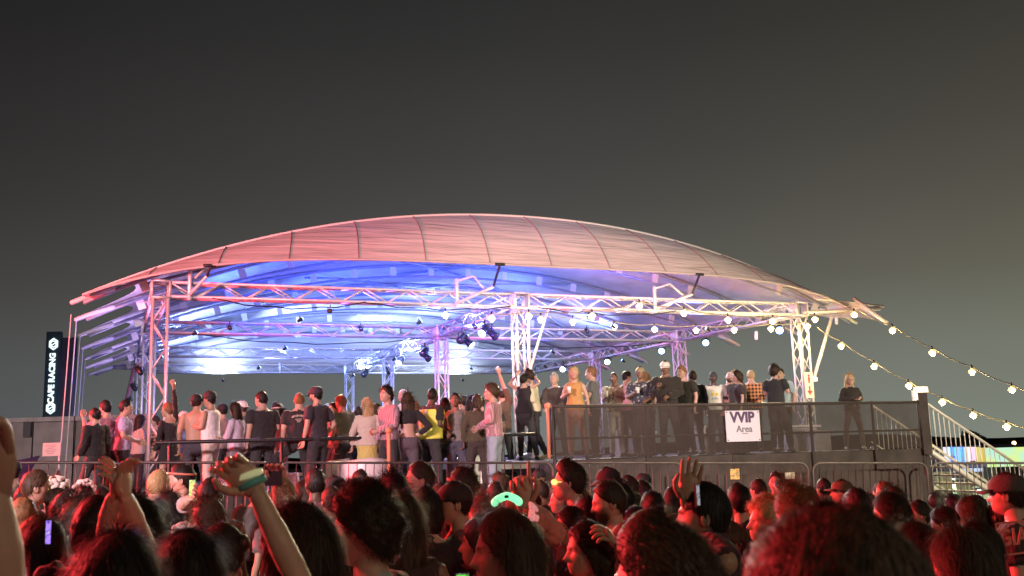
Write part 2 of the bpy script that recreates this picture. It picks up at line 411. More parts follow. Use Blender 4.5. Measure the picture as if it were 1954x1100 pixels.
# guy lines from the arch tips to the ground on the left
for k in range(5):
    a = S(UC-UH-.2, 3*k, ZT-.02 if k else ZT-.3); b = Vector((a.x-.12, a.y-.1, .1))
    tag(obj('guy_line', MB().tube([a, b], .013, 6), mat('pale_line', (.6, .6, .6), .6)), 'thin pale guy pole hanging from roof tip %s on the left' % ('nearest the camera', 'second from the front', 'third from the front', 'fourth from the front', 'fifth from the front')[k], 'guy line', 'guy lines on the left of the marquee')
tag(obj('guy_line', MB().tube([S(15.9, .2, 5.0), S(17.0, 1.5, 1.9)], .012, 6), STEEL), 'thin guy wire slanting down behind the right column', 'guy line')
tag(obj('side_strap', MB().tube([S(-.2, 14, 5.1), S(-.85, 13, 1.6)], .07, 6, flat=.3), mat('dark_strap', (.12, .05, .06), .8)), 'dark red fabric strap slanting down beside the left columns', 'strap')

# ------------------------------------------------------------ decks
lo = MB().box((0, 0, 0), (1, 1, 1))
def deck(name, label, u0, u1, v0, v1, z, material):
    m = MB(); c = S((u0+u1)/2, (v0+v1)/2, z-.06); m.box((0, 0, 0), (u1-u0, v1-v0, .12))
    o = obj(name, m, material, None, False); o.location = c; o.rotation_euler.z = math.radians(22); tag(o, label, kind='structure'); return o
DECKM = mat('deck_boards', (.16, .15, .145), .7, 0, .25, 3)
deck('lower_deck', 'raised floor of the left half', -1.4, 6.15, -4.95, 19.5, 1.25, DECKM)
deck('upper_deck', 'raised floor of the right half', 6.2, UE+.15, -5.4, 0, 1.80, DECKM)
deck('rear_deck', 'raised floor under the right bay', 6.2, 16.1, 0.02, 19.5, 1.80, DECKM)
deck('riser', 'low riser', 5.1, 6.15, -4.9, -1.0, 1.80, DECKM)
def skirt(name, label, a, b, z0, z1, parent=None):
    a = Vector(a); b = Vector(b); n = max(8, int((b-a).length/.12)); nrm = Vector((0, 0, 1)).cross(b-a).normalized()
    def fn(s, t):
        p = a.lerp(b, s); x = s*(b-a).length
        off = .025*math.sin(x*5.1+math.sin(x*1.7)*2)+.012*math.sin(x*13)
        return (p.x+nrm.x*off, p.y+nrm.y*off, z0+(z1-z0)*t)
    return tag(obj(name, sheet(fn, n, 3), SKIRT), label, 'cloth', 'black cloth round the decks')
skirt('deck_skirt', 'long black cloth skirt closing the front of the lower left deck', S(-1.4, -4.98), S(6.15, -4.98), 0, 1.17)
skirt('deck_skirt', 'long brown black cloth skirt under the netted balcony', S(6.18, -5.46), S(UE+.15, -5.46), -.2, 1.81)
skirt('deck_skirt', 'short black cloth closing the step between the two decks', S(6.17, -5.46), S(6.17, -4.9), 0, 1.76)

# balcony front: rail, netting
BALV = -5.5; RZ = 2.72
t = thing('balcony_railing', 'long dark netted balcony railing in front of the upper right deck', 'railing')
RAILM = mat('dark_rail', (.045, .035, .03), .6, .1)
obj('top_rail', MB().tube([S(6.2, BALV, RZ), S(UE, BALV, RZ)], .028, 8), RAILM, t)
obj('middle_rail', MB().tube([S(6.2, BALV, 2.17), S(UE, BALV, 2.17)], .02, 8), RAILM, t)
for u in (6.2, 8.0, 9.8, 11.6, 13.1, UE-.02):
    obj('post', MB().tube([S(u, BALV+.03, 1.3), S(u, BALV+.03, RZ+.02)], .03 if u != UE-.02 else .05, 8), RAILM, t)
m, n, b = new_mat('shade_netting'); b.inputs['Base Color'].default_value = (.045, .034, .03, 1); b.inputs['Roughness'].default_value = .9
tp = n.nodes.new('ShaderNodeBsdfTransparent'); ms = n.nodes.new('ShaderNodeMixShader')
tcn = n.nodes.new('ShaderNodeTexCoord'); nz_ = n.nodes.new('ShaderNodeTexNoise'); nz_.inputs['Scale'].default_value = 2.0; nz_.inputs['Detail'].default_value = 5
n.links.new(tcn.outputs['Object'], nz_.inputs['Vector']); mr = n.nodes.new('ShaderNodeMapRange'); n.links.new(nz_.outputs[0], mr.inputs[0])
mr.inputs[1].default_value = .3; mr.inputs[2].default_value = .7; mr.inputs[3].default_value = .66; mr.inputs[4].default_value = .86
n.links.new(mr.outputs[0], ms.inputs[0]); n.links.new(tp.outputs[0], ms.inputs[1]); n.links.new(b.outputs[0], ms.inputs[2])
n.links.new(ms.outputs[0], n.nodes['Material Output'].inputs[0]); NET = m
for i, (a_, b_) in enumerate(((6.2, 8.0), (8.0, 9.8), (9.8, 11.6), (11.6, 13.1), (13.1, UE-.02))):
    def fn(a, c):
        x = a_+(b_-a_)*a; return S(x, BALV-.04+.012*math.sin(x*9)*math.sin(c*3)+.02*math.sin(x*2.3+c*4), 1.82+(RZ-.0-1.82)*c-.03*math.sin(PI*a)*c)
    obj('netting', sheet(fn, 14, 6), NET, t)
# lower railing
t = thing('deck_railing', 'low black railing along the front of the lower left deck', 'railing')
obj('top_rail', MB().tube([S(-.2, -4.85, 2.27), S(6.1, -4.85, 2.27)], .03, 8), BLACKM, t)
for u in (0.0, 1.7, 3.25, 4.7, 5.5):
    obj('post', MB().tube([S(u, -4.85, 1.2), S(u, -4.85, 2.29)], .03, 8), BLACKM, t)
ORP = mat('orange_lit_post', (.75, .28, .15), .5)  # orange of the light falling on the posts, put into their colour
for (px, py0, py1, Y, lab) in ((742, 826, 890, 16.0, 'slim orange lit post with a knob beside the curly haired woman'), (1045, 778, 862, 17.6, 'slim red lit post with a knob at the end of the balcony')):
    t = thing('rope_post', lab, 'post', 'slim posts on the decks')
    a = P(px, py0, Y); b = Vector((a.x, a.y, P(px, py1, Y).z-.1))
    obj('pole', MB().tube([a, b], .032, 8), ORP, t); obj('knob', MB().ball(a+Vector((0, 0, .03)), .055), ORP, t)

# ------------------------------------------------------------ crowd barrier
def zbar(px): return P(px, 884, 0)
BAR = mat('barrier_steel', (.11, .095, .09), .45, .5, .3, 5)
p_left, p_right = P(-60, 883, 14.2), P(1990, 884, 17.2)
dirv = (p_right-p_left); LB = dirv.length; nb = 8
for i in range(nb):
    a = p_left.lerp(p_right, (i+.02)/nb); b = p_left.lerp(p_right, (i+.98)/nb); Lp = (b-a).length; h = 1.35
    t = thing('crowd_barrier', 'steel crowd barrier panel with vertical bars, number %s from the left edge' % ['one', 'two', 'three', 'four', 'five', 'six', 'seven', 'eight'][i], 'barrier', 'crowd barriers along the foot of the decks', frame_m(a, b-a))
    r = .14; f = []
    for (cx, cz, a0) in ((r, -r, PI), (Lp-r, -r, PI/2)):
        f += [(cx+r*math.cos(a0-q*PI/12), 0, cz+r*math.sin(a0-q*PI/12)) for q in range(7)]
    f = [(0, 0, -h)]+f+[(Lp, 0, -h), (0, 0, -h)]
    obj('frame', MB().tube(f, .019, 6), BAR, t)
    nbar = int(Lp/.125)
    for q in range(1, nbar):
        x = q*Lp/nbar
        place('bar', unit_tube(h-.02, .007, 5), (x, 0, -h), (x, 0, -.01), BAR, t)
    obj('foot', MB().box((Lp*.1, 0, -h-.02), (.05, .6, .03)), BAR, t, False); obj('foot', MB().box((Lp*.9, 0, -h-.02), (.05, .6, .03)), BAR, t, False)
skirt('deck_skirt', 'dark brown cloth hung low behind the crowd barriers', P(-60, 883, 14.2)+Vector((0, .35, 0)), P(1765, 884, 16.9)+Vector((0, .35, 0)), 0, 1.50)

# ------------------------------------------------------------ stairs on the right
st = thing('access_stairs', 'grey metal stairs with barred handrails going down to the right of the balcony', 'stairs')
STM = mat('stair_metal', (.68, .68, .60), .45, .2)
SU0, SU1, SZ0, SZ1 = UE+.08, UE+3.55, 1.82, -.15
def sz(u): return SZ0+(SZ1-SZ0)*(u-SU0)/(SU1-SU0)
for vi, vv in enumerate((BALV+.1, -3.9)):
    rl = MB().tube([S(SU0, vv, sz(SU0)+.98), S(SU1-.3, vv, sz(SU1-.3)+.98)], .03, 8)
    h_ = obj('handrail', rl, STM, st)
    obj('stringer', MB().tube([S(SU0, vv, sz(SU0)), S(SU1, vv, sz(SU1))], .06, 6, flat=1.0), STM, st)
    obj('lower_rail', MB().tube([S(SU0, vv, sz(SU0)+.14), S(SU1-.3, vv, sz(SU1-.3)+.14)], .018, 6), STM, st)
    for q in range(25):
        u = SU0+.08+q*.128
        o = link('baluster', unit_tube(.84, .010, 5), STM, h_); o.matrix_local = frame_m(S(u, vv, sz(u)+.14), (0, 0, 1), (0, 1, 0))
for q in range(11):
    u = SU0+(SU1-SU0)*(q+.5)/11
    o = obj('tread', MB().box((0, 0, 0), (.29, 1.35, .035)), STM, st, False); o.location = S(u, -4.65, sz(u)+.03); o.rotation_euler.z = math.radians(22)
t = thing('newel_post', 'dark cloth wrapped corner post with a pale metal cap at the head of the stairs', 'post')
obj('post', MB().box(S(UE+.02, BALV-.02, 2.3), (.17, .17, 1.25)), SKIRT, t, False); obj('cap', MB().box(S(UE+.02, BALV-.02, 2.97), (.22, .2, .12)), STM, t, False)
obj('bracket', MB().box(S(UE-.15, BALV-.02, 2.86), (.08, .1, .2)), STM, t, False)

# ------------------------------------------------------------ signs
def text(body, size, m, parent, mw, ext=.004, name='lettering', align='CENTER', bold=0):
    cu = bpy.data.curves.new(name, 'FONT'); cu.body = body; cu.size = size; cu.extrude = ext; cu.align_x = align; cu.align_y = 'CENTER'; cu.offset = bold
    cu.resolution_u = 3; tmp = bpy.data.objects.new('tmp', cu); C.objects.link(tmp)
    me = bpy.data.meshes.new_from_object(tmp.evaluated_get(bpy.context.evaluated_depsgraph_get())); C.objects.unlink(tmp); bpy.data.objects.remove(tmp)
    me.materials.clear(); me.materials.append(m); o = bpy.data.objects.new(name, me); C.objects.link(o)
    if parent: o.parent = parent
    o.matrix_local = mw; return o
def face_m(o, right, up):
    x = Vector(right).normalized(); y = Vector(up); z = x.cross(y).normalized(); y = z.cross(x)
    m = Matrix.Identity(4)
    for i in range(3): m[i][0] = x[i]; m[i][1] = y[i]; m[i][2] = z[i]; m[i][3] = o[i]
    return m
bc = P(1416, 815, 19.0)
bc = S(11.62, BALV-.09, 0); 
ub = None
for q in range(400):
    uu = 8+q*.02; p = S(uu, BALV-.1, 2.4); d = p-Vector((0, 0, CAM_Z)); px = 977+F_PX*d.dot(Rv)/d.dot(fw)
    if px > 1416: ub = uu; break
def proj(p):
    d = Vector(p)-Vector((0, 0, CAM_Z)); k = d.dot(fw); return 977+F_PX*d.dot(Rv)/k, 550-F_PX*d.dot(Uv)/k
Yb = S(ub, BALV-.1).y; zb0, zb1 = P(1416, 843, Yb).z, P(1416, 784, Yb).z
t = thing('balcony_sign', 'white board reading VVIP Area hung on the balcony netting', 'sign')
bm_ = face_m(S(ub, BALV-.11, (zb0+zb1)/2), (CA, SA, 0), (.03*CA, .03*SA, 1)); W_ = 72/F_PX*Yb/CA*.98; H_ = zb1-zb0
bd = obj('board', MB().box((0, 0, 0), (W_, H_, .012)), mat('white_board', (.62, .60, .72), .5), t, False); bd.matrix_local = bm_
for o_, m_ in ():
    pass
text('VVIP', H_*.47, mat('sign_purple', (.07, .035, .11), .6), t, bm_ @ Matrix.Translation((-.01, H_*.27, .010)), bold=.011)
text('Area', H_*.31, mat('sign_grey', (.16, .16, .2), .6), t, bm_ @ Matrix.Translation((.02, -H_*.10, .010)), bold=.002)
ul = obj('underline', MB().box((0.03, -H_*.24, .010), (W_*.17, .012, .004)), mat('sign_grey'), t, False); ul.matrix_local = bm_
for sx, sy in ((-1, 1), (1, 1), (-1, -1), (1, -1)):
    o = obj('cable_tie', MB().box((sx*W_*.46, sy*H_*.45, .009), (.02, .02, .008)), BLACKM, t, False); o.matrix_local = bm_
# illuminated tower sign on the left
t = thing('tower_sign', 'tall dark tower with glowing white vertical lettering CAPE RACING', 'sign')
Yt = 34.0; a = P(100, 633, Yt); ztop = a.z; xl = P(88, 640, Yt).x
tm = Matrix.Translation((xl, Yt, 0)) @ Matrix.Rotation(math.radians(4), 4, 'Z')
TB = mat('tower_body', (.022, .05, .048), .6); TS = mat('tower_side', (.055, .055, .055), .7)
o = obj('front_box', MB().box((.25, .1, ztop/2), (.48, .2, ztop)), TB, t, False); o.matrix_local = tm
o = obj('rear_box', MB().box((.70, .3, ztop/2-.1), (.42, .3, ztop-.2)), TS, t, False); o.matrix_local = tm
GL = mat('glowing_letters', (.8, .9, .9), .5, emit=(.82, 1, .98), estr=1.25)
zc = (P(100, 722, Yt).z)
text('CAPE RACING', .27, GL, t, tm @ face_m((.27, -.03, zc), (0, 0, 1), (-1, 0, 0)), .01, bold=.010)
for zz in (P(103, 657, Yt).z, P(95, 779, Yt).z):


    k = MB(); hexp = [(.145*math.cos(PI/6+q*PI/3)*1.0, .19*math.sin(PI/6+q*PI/3)) for q in range(7)]
    k.tube([(x, 0, z) for x, z in hexp], .028, 5)
    for (x0, z0, x1, z1) in ((-.09, .06, 0, .11), (0, .11, .09, .06), (.09, .06, .0, 0), (0, 0, -.09, -.05), (-.09, -.05, 0, -.11), (0, -.11, .09, -.05), (-.09, .06, -.09, -.02), (.09, .04, .09, -.06)):
        k.tube([(x0, 0, z0), (x1, 0, z1)], .017, 5)
    o = obj('emblem', k, GL, t); o.matrix_local = tm @ Matrix.Translation((.27, -.03, zz))
# boundary wall of panels
t = thing('panel_wall', 'grey wall of upright panels behind the left edge of the crowd', 'wall')
WM = [mat('wall_panel%s' % q, (.20*f_, .185*f_, .18*f_), .85, 0, .22, 2.5, .004, 12) for q, f_ in (('_pale', 1.12), ('_mid', 1.0), ('_dark', .86))]
Yw = 22.5; zt_ = P(60, 806, Yw).z
x = P(-140, 850, Yw).x; q = 0
while x < P(285, 850, Yw).x:
    wd = (.92, .55, .92, .92, .34)[q % 5]
    obj('panel', MB().box((x+wd/2, Yw+.012*(q % 2), zt_/2), (wd-.03, .1, zt_)), WM[(q*2) % 3], t, False); x += wd; q += 1
x1 = x; x0_ = P(-140, 850, Yw).x
obj('coping', MB().box(((x0_+x1)/2, Yw-.02, zt_+.05), (x1-x0_, .2, .1)), mat('coping', (.26, .25, .24), .8, 0, .2, 4), t, False)
obj('cabinet', MB().box((P(56, 822, Yw).x, Yw-.09, P(56, 820, Yw).z), (.17, .06, .34)), mat('dark_box', (.05, .05, .055), .7), t, False)
t = thing('notice_board', 'small white notice board standing in front of the grey wall', 'sign')
a = P(99, 858, 18.5); obj('board', MB().box(a, (.33, .02, .24)), mat('board_white', (.5, .5, .47), .6), t, False)
obj('post', MB().box((a.x+.13, a.y+.03, a.z-.8), (.03, .03, 1.5)), STEEL, t, False)
for q in range(6): obj('print_line', MB().box((a.x-.02, a.y-.014, a.z+.08-q*.03), (.22-.05*(q % 3), .004, .01)), mat('print_grey', (.25, .25, .24), .7), t, False)
k = sheet(lambda s, r_: (P(-60, 0, 17.5).x*(1-s)+P(118, 0, 17.5).x*s, 17.5-.5*r_, P(50, 874, 17.5).z+.03*math.sin(s*14)*math.cos(r_*3)-.35*r_), 20, 3)
tag(obj('tarpaulin', k, mat('blue_tarp', (.03, .03, .09), .5, 0, .3, 8)), 'dark blue tarpaulin heaped at the foot of the grey wall', 'tarpaulin')
t = thing('exit_sign', 'white panel with red figure and down arrow on the right front column', 'sign')
a = P(1544, 735, S(15.8, -.25).y); em = face_m(a, (CA, SA, 0), (0, 0, 1))
RD = mat('sign_red', (.6, .06, .04), .5)
o = obj('panel', MB().box((0, 0, 0), (.27, .66, .012)), mat('exit_white', (.7, .66, .6), .5), t, False); o.matrix_local = em
k = MB().box((0, -.1, .012), (.04, .14, .004)); k.add([(-.09, -.15, .014), (.09, -.15, .014), (0, -.26, .014)], [(0, 2, 1), (0, 1, 2)])
o = obj('arrow', k, RD, t, False); o.matrix_local = em
k = MB().ball((0, .24, .012), (.035, .035, .01)).tube([(0, .18, .012), (0, .06, .012)], [.035, .02], 6, flat=.4); o = obj('figure', k, RD, t); o.matrix_local = em

# ------------------------------------------------------------ haze
m, n, b = new_mat('smoky_air'); n.nodes.remove(b); pv = n.nodes.new('ShaderNodeVolumePrincipled'); pv.inputs['Density'].default_value = HAZE; pv.inputs['Color'].default_value = (.9, .9, .9, 1); pv.inputs['Anisotropy'].default_value = .6
n.links.new(pv.outputs[0], n.nodes['Material Output'].inputs['Volume'])
if HAZE: tag(obj('haze', MB().box((0, 100, 9.0), (560, 330, 20.6)), m, None, False), 'thin smoky air over the festival ground', kind='stuff')
# ------------------------------------------------------------ stage lanterns on the trusses
CAN = mat('lantern_black', (.012, .012, .014), .4)
LENS_B = mat('lens_blue', (.1, .2, .8), .3, emit=(.25, .5, 1), estr=14)
LENS_W = mat('lens_white', (.8, .9, 1), .3, emit=(.75, .9, 1), estr=9)
LENS_D = mat('lens_dark', (.05, .05, .06), .15)
def lantern(loc, aim, lens, label, color=None, power=0, angle=100, group='stage lanterns clamped to the trusses', size=1.0):
    loc = Vector(loc); d = (Vector(aim)-loc).normalized()
    t = thing('stage_lantern', label, 'stage light', group, loc=loc)
    k = MB().tube([(0, 0, 0)-np.array(d)*.14, (0, 0, 0)-np.array(d)*.1, np.array(d)*.05, np.array(d)*.15], [.05, .085, .09, .115], 10, cap=.2)
    obj('can', k, CAN, t)
    obj('lens', MB().tube([np.array(d)*.168, np.array(d)*.178], .1, 10, cap=0), lens, t)
    sgn = 1
    s = Vector(d).cross(Vector((0, 0, 1))).normalized()*.13
    obj('yoke', MB().tube([s, s+Vector((0, 0, .13)), -s+Vector((0, 0, .13)), -s], .012, 5), CAN, t)
    obj('clamp', MB().box((0, 0, .19), (.05, .05, .12)), CAN, t, False)
    t.scale = (size,)*3
    if power: lamp('lantern_beam', 'SPOT', loc+d*.22, loc+d*3, power, color, .25, angle, .9)
    return t
BLUE = (.035, .09, 1.0); PALE = (.27, .38, 1.0); COLD = (.58, .72, 1.0)
# dark lanterns hung from the centre side truss
for n_, (v, du, s) in enumerate(((1.7, -.25, 'nearest the front of'), (2.4, .2, 'second along'), (3.4, -.25, 'third along'), (4.3, .2, 'fourth along'), (6.8, -.25, 'fifth along'), (8.2, .2, 'sixth along'), (9.4, -.25, 'seventh along'), (12.9, .2, 'eighth along'), (14.2, -.25, 'ninth along'))):
    lantern(S(7.9+du, v, 4.98), S(7.9+du*9, v-1.5, 3), LENS_D if n_ % 3 else LENS_W, 'black stage lantern hung %s the centre side truss' % s)
ups = [(.9, 3.2, BLUE, 700, 'over the left side of the lower deck'), (2.9, .5, BLUE, 560, 'on the front truss, first from the left column'), (5.6, .5, BLUE, 560, 'on the front truss, second from the left column'), (7.6, 3.0, PALE, 300, 'on the centre side truss, nearest the front'),
       (10.6, .5, BLUE, 950, 'on the front truss, first right of the centre column'), (13.4, .6, BLUE, 620, 'on the front truss, second right of the centre column'), (3.5, 6.3, BLUE, 560, 'on the second truss in the left bay'), (.4, 9, PALE, 560, 'on the left side truss, mid way'),
       (11.6, 6.4, BLUE, 620, 'on the second truss in the right bay'), (7.3, 9.0, PALE, 560, 'on the centre side truss, mid way'), (3.6, 12.3, PALE, 640, 'on the third truss in the left bay'), (.4, 15, PALE, 520, 'on the left side truss, near its rear'), (11.0, 12.2, PALE, 600, 'on the third truss in the right bay'),
       (7.4, 15.2, COLD, 480, 'on the centre side truss, near its rear'), (3.0, 17.5, COLD, 560, 'on the rear truss in the left bay'), (12.5, 17.5, COLD, 420, 'on the rear truss in the right bay'), (15.4, 9, PALE, 360, 'on the right side truss, mid way')]
for n_, (u, v, c, pw, where) in enumerate(ups):
    tgt = S(u+(4.5 if u < 7.9 else -4.5), v+1.6, 8.0) if v < 17 else S(u, 19.2, 6.0)
    lantern(S(u, v, 4.95), tgt, LENS_B if c != COLD else LENS_W, 'upward facing lantern glowing %s %s' % ('white' if c == COLD else 'blue', where), c, (pw*2.6 if c == BLUE else pw*3.5) if v < 17 else pw*1.1, 125, 'uplighters under the roof', .42)
for u, w_ in ((3.4, 'left bay of the front truss'), (9.5, 'front truss just right of the centre column'), (14.6, 'front truss near the right column')):  # warm rim lamps for the crowd, added to stand in for festoon and floodlight spill
    lantern(S(u, -.35, 5.05), (u-7, 3, 1.2), LENS_D, 'added black lantern under the %s facing the crowd' % w_, (1, .80, .45), 2600, 75, size=.5)
for u, v, c, w_ in ((1.6, 2.2, (.75, .62, 1), 'left of the lower deck'), (4.6, 2.0, (.8, .7, 1), 'middle of the lower deck'), (7.2, 1.2, (.8, .75, 1), 'right end of the lower deck'), (10.4, 1.6, (.85, .85, 1), 'left of the upper deck'), (13.6, 1.6, (.9, .9, 1), 'right of the upper deck')):
    lantern(S(u, v, 5.0), S(u+.2, v-4.6, 2.2), LENS_D, 'dark lantern pointing down at the people on the %s' % w_, c, 1100, 85, size=.5)
for v, w_ in ((1.0, 'first'), (6.0, 'second'), (12.0, 'third')):  # lamps added to brighten the scalloped edge from below
    lantern(S(-.32, v+.3, 3.9), S(-1.2, v+1.5, 5.6), LENS_D, 'added lantern on the outside of the %s left hand column aimed at the scalloped roof edge' % w_, (.62, .42, 1), 260, 150, size=.7)
for n_, (px, py, Y, lab) in enumerate(((1347, 651, 31.5, 'glowing blue lantern under the right side truss beside the second column'), (1263, 667, 33, 'glowing blue lantern left of the second right hand column'), (1487, 627, 27, 'glowing blue lantern just left of the right front column'), (1160, 688, 36, 'small glowing white lantern right of the blonde woman'), (1075, 702, 37, 'small glowing white lantern above the blonde woman'))):
    a = P(px, py, Y); lantern(a, a+Vector((-.5, -2, -1)), LENS_B if n_ < 3 else LENS_W, lab, (.35, .55, 1), 60 if n_ < 3 else 30, 80)
for n_, (px, py, Y) in enumerate(((534, 706, 36.2), (752, 708, 37), (658, 711, 36.7), (1400, 0, 0))):
    if Y: tag(obj('hanging_microphone', MB().tube([P(px, py-12, Y), P(px, py+3, Y)], .035, 8), mat('white_plastic', (.7, .7, .72), .4)), 'small white cylinder hanging below the rear truss, %s' % ('over the man in black', 'right of the second middle column', 'beside the middle rear column')[n_], 'fitting')
for n_, (px, py, Y) in enumerate(((1443, 640, 27), (1596, 610, 26.4))):
    tag(obj('hanging_fitting', MB().tube([P(px, py-6, Y), P(px, py+7, Y)], .05, 8), mat('white_plastic')), 'short white tube hanging from the roof edge, %s the right front column' % ('left of', 'right of')[n_], 'fitting')

# ------------------------------------------------------------ festoon strings
CABLE = mat('festoon_cable', (.25, .24, .17), .6)
BULB, n, b = new_mat('festoon_bulb'); lw = n.nodes.new('ShaderNodeLayerWeight'); lw.inputs['Blend'].default_value = .35
r = n.nodes.new('ShaderNodeValToRGB'); n.links.new(lw.outputs['Facing'], r.inputs[0]); el = r.color_ramp.elements
el[0].position = .0; el[0].color = (1, .82, .38, 1); el[1].position = .8; el[1].color = (.005, .0028, .0005, 1); k_ = el.new(.14); k_.color = (.10, .068, .018, 1); k_ = el.new(.40); k_.color = (.017, .0105, .0018, 1)
n.links.new(r.outputs[0], b.inputs['Emission Color']); oi = n.nodes.new('ShaderNodeObjectInfo'); mr = n.nodes.new('ShaderNodeMapRange'); n.links.new(oi.outputs['Random'], mr.inputs[0]); mr.inputs[3].default_value = 30; mr.inputs[4].default_value = 85; n.links.new(mr.outputs[0], b.inputs['Emission Strength'])
def festoon(name_, label, pts, bulbs, tail=None):
    t = thing(name_, label, 'string lights', 'festoon strings of warm bulbs')
    W = [P(*p) for p in pts]; cab = []
    for i in range(len(W)-1):
        a, b = W[i], W[i+1]
        for q in range(6): s = q/6; cab.append(a.lerp(b, s)-Vector((0, 0, 4*s*(1-s)*.05)))
    cab.append(W[-1]); obj('cable', MB().tube(cab, .013, 5), CABLE, t)
    for p in bulbs:
        a = P(*p); s_ = .046
        k = obj('bulb', MB().tube([a+Vector((0, 0, .05)), a+Vector((0, 0, .02)), a-Vector((0, 0, .02)), a-Vector((0, 0, .05))], [.040, .080, .090, .060], 14, cap=.7), BULB, t)
        lamp('bulb_light', 'POINT', a-Vector((0, 0, .16)), a, 26, (1, .72, .30), .04)
        obj('socket', MB().tube([a+Vector((0, 0, .14)), a+Vector((0, 0, .07))], .022, 6), CAN, k)
    return t
nb_ = [(938, 607, 22.3), (1009, 603, 22.6), (1130, 602, 23.0), (1220, 584, 23.2), (1305, 597, 23.6), (1389, 610, 24.2), (1475, 612, 24.8), (1555, 609, 25), (1630, 600, 24.6)]
festoon('festoon_string', 'string of warm bulbs under the front truss across the right half of the marquee', [(x, y-9, Y) for x, y, Y in nb_], nb_)
nb_ = [(850, 601, 23), (1032, 609, 24), (1093, 614, 24.2), (1172, 623, 24.6), (1249, 628, 25), (1328, 630, 25.3), (1401, 629, 25.6), (1471, 627, 25.7), (1541, 622, 25.6)]
festoon('festoon_string', 'string of warm bulbs hung lower and deeper inside the right half of the marquee', [(x, y-9, Y) for x, y, Y in nb_], nb_)
nb_ = [(1703, 630, 24), (1779, 673, 23.6), (1855, 709, 23.2), (1931, 743, 22.8), (2010, 772, 22.4)]
festoon('festoon_string', 'upper string of warm bulbs running down from the right roof corner to the right edge', [(1640, 593, 24.6)]+[(x, y-9, Y) for x, y, Y in nb_]+[(2090, 790, 22)], nb_)
nb_ = [(1605, 660, 25.4), (1668, 699, 25), (1734, 736, 24.6), (1798, 767, 24.2), (1857, 792, 23.8), (1921, 814, 23.4), (1990, 830, 23)]
festoon('festoon_string', 'lower string of warm bulbs slanting down past the woman beside the stairs', [(1560, 625, 25.7)]+[(x, y-9, Y) for x, y, Y in nb_]+[(2060, 835, 22.6)], nb_)

# ------------------------------------------------------------ bright stalls beyond the stairs
def screen_mat(name, cols, scale, st):
    m, n, b = new_mat(name); t = n.nodes.new('ShaderNodeTexNoise'); t.inputs['Scale'].default_value = scale; t.inputs['Detail'].default_value = 4
    c = n.nodes.new('ShaderNodeTexCoord'); n.links.new(c.outputs['Object'], t.inputs['Vector'])
    r = n.nodes.new('ShaderNodeValToRGB'); n.links.new(t.outputs[0], r.inputs[0]); el = r.color_ramp.elements
    el[0].position = .3; el[0].color = (*cols[0], 1); el[1].position = .7; el[1].color = (*cols[-1], 1)
    for i, cc in enumerate(cols[1:-1]): k = el.new(.3+.4*(i+1)/(len(cols)-1)); k.color = (*cc, 1)
    n.links.new(r.outputs[0], b.inputs['Emission Color']); b.inputs['Emission Strength'].default_value = st; b.inputs['Base Color'].default_value = (.05, .05, .05, 1)
    return m
Ys = 44
t = thing('video_screen', 'large pale green and yellow video screen at the right edge', 'screen')
a, b = P(1884, 892, Ys), P(2030, 851, Ys)
obj('display', MB().box(((a.x+b.x)/2, Ys, (a.z+b.z)/2), (b.x-a.x, .1, b.z-a.z)), screen_mat('screen_pale', [(.55, .85, .5), (.75, .95, .3), (.5, .9, .75), (.8, .75, .9)], .9, 1.0), t, False)
obj('frame', MB().box(((a.x+b.x)/2, Ys+.1, b.z+.08), (b.x-a.x+.3, .3, .12)), BLACKM, t, False)
obj('beacon', MB().ball((P(1935, 846, Ys).x, Ys, P(1935, 846, Ys).z), .09), mat('beacon', (1, .7, .4), .4, emit=(1, .6, .3), estr=5), t)
t = thing('food_truck', 'brightly lit stall with blue, pink and yellow panels seen through the stair bars', 'stall')
for px0, px1, py0, py1, col in ((1803, 1812, 853, 887, (.7, .8, 1)), (1812, 1822, 853, 870, (.12, .4, 1)), (1812, 1822, 870, 887, (.05, .15, .6)), (1822, 1832, 853, 887, (.3, .6, 1)), (1832, 1840, 853, 887, (.1, .35, .9)), (1840, 1848, 853, 885, (.8, .65, .5)), (1848, 1862, 853, 880, (.85, .6, .8)), (1862, 1872, 853, 885, (.55, .5, .15)), (1872, 1886, 853, 887, (.5, .4, .1)), (1803, 1890, 887, 893, (.1, .1, .25)), (1820, 1875, 893, 902, (.5, .65, .9))):
    a, b = P(px0, py1, Ys+2), P(px1, py0, Ys+2)
    mm = mat('panel_glow_%02d%02d%02d' % tuple(int(c*99) for c in col), col, .5, emit=col, estr=1.0)
    obj('panel', MB().box(((a.x+b.x)/2, Ys+2, (a.z+b.z)/2), (b.x-a.x-.02, .1, b.z-a.z-.02)), mm, t, False)
a, b = P(1798, 960, Ys+2.3), P(1895, 850, Ys+2.3)
obj('body', MB().box(((a.x+b.x)/2, Ys+3, (b.z-.3)/2), (b.x-a.x, 1.4, b.z+.3)), mat('stall_body', (.12, .16, .12), .7), t, False)
fl = mat('flood_lens', (1, 1, .95), .3, emit=(.95, 1, .82), estr=16)
for n_, (px, py, Y, r_, lab) in enumerate(((1773, 921, 30, .085, 'dazzling white floodlight low behind the stairs'), (1747, 906, 31, .06, 'small white floodlight left of the dazzling one'), (1754, 917, 31, .045, 'dimmest white floodlight, left of the dazzling one'), (1868, 938, 30, .06, 'tilted white floodlight below the coloured stall'))):
    a = P(px, py, Y); t = thing('floodlight', lab, 'floodlight', 'white floodlights behind the stairs', loc=a)
    obj('lens', MB().tube([(0, -.03, 0), (0, 0, 0)], r_, 10, cap=.3), fl, t); obj('housing', MB().box((0, .07, 0), (r_*2.3, .1, r_*2.1)), BLACKM, t, False)
    obj('stand', MB().tube([(0, .1, 0), (0, .1, -a.z)], .02, 6), BLACKM, t)
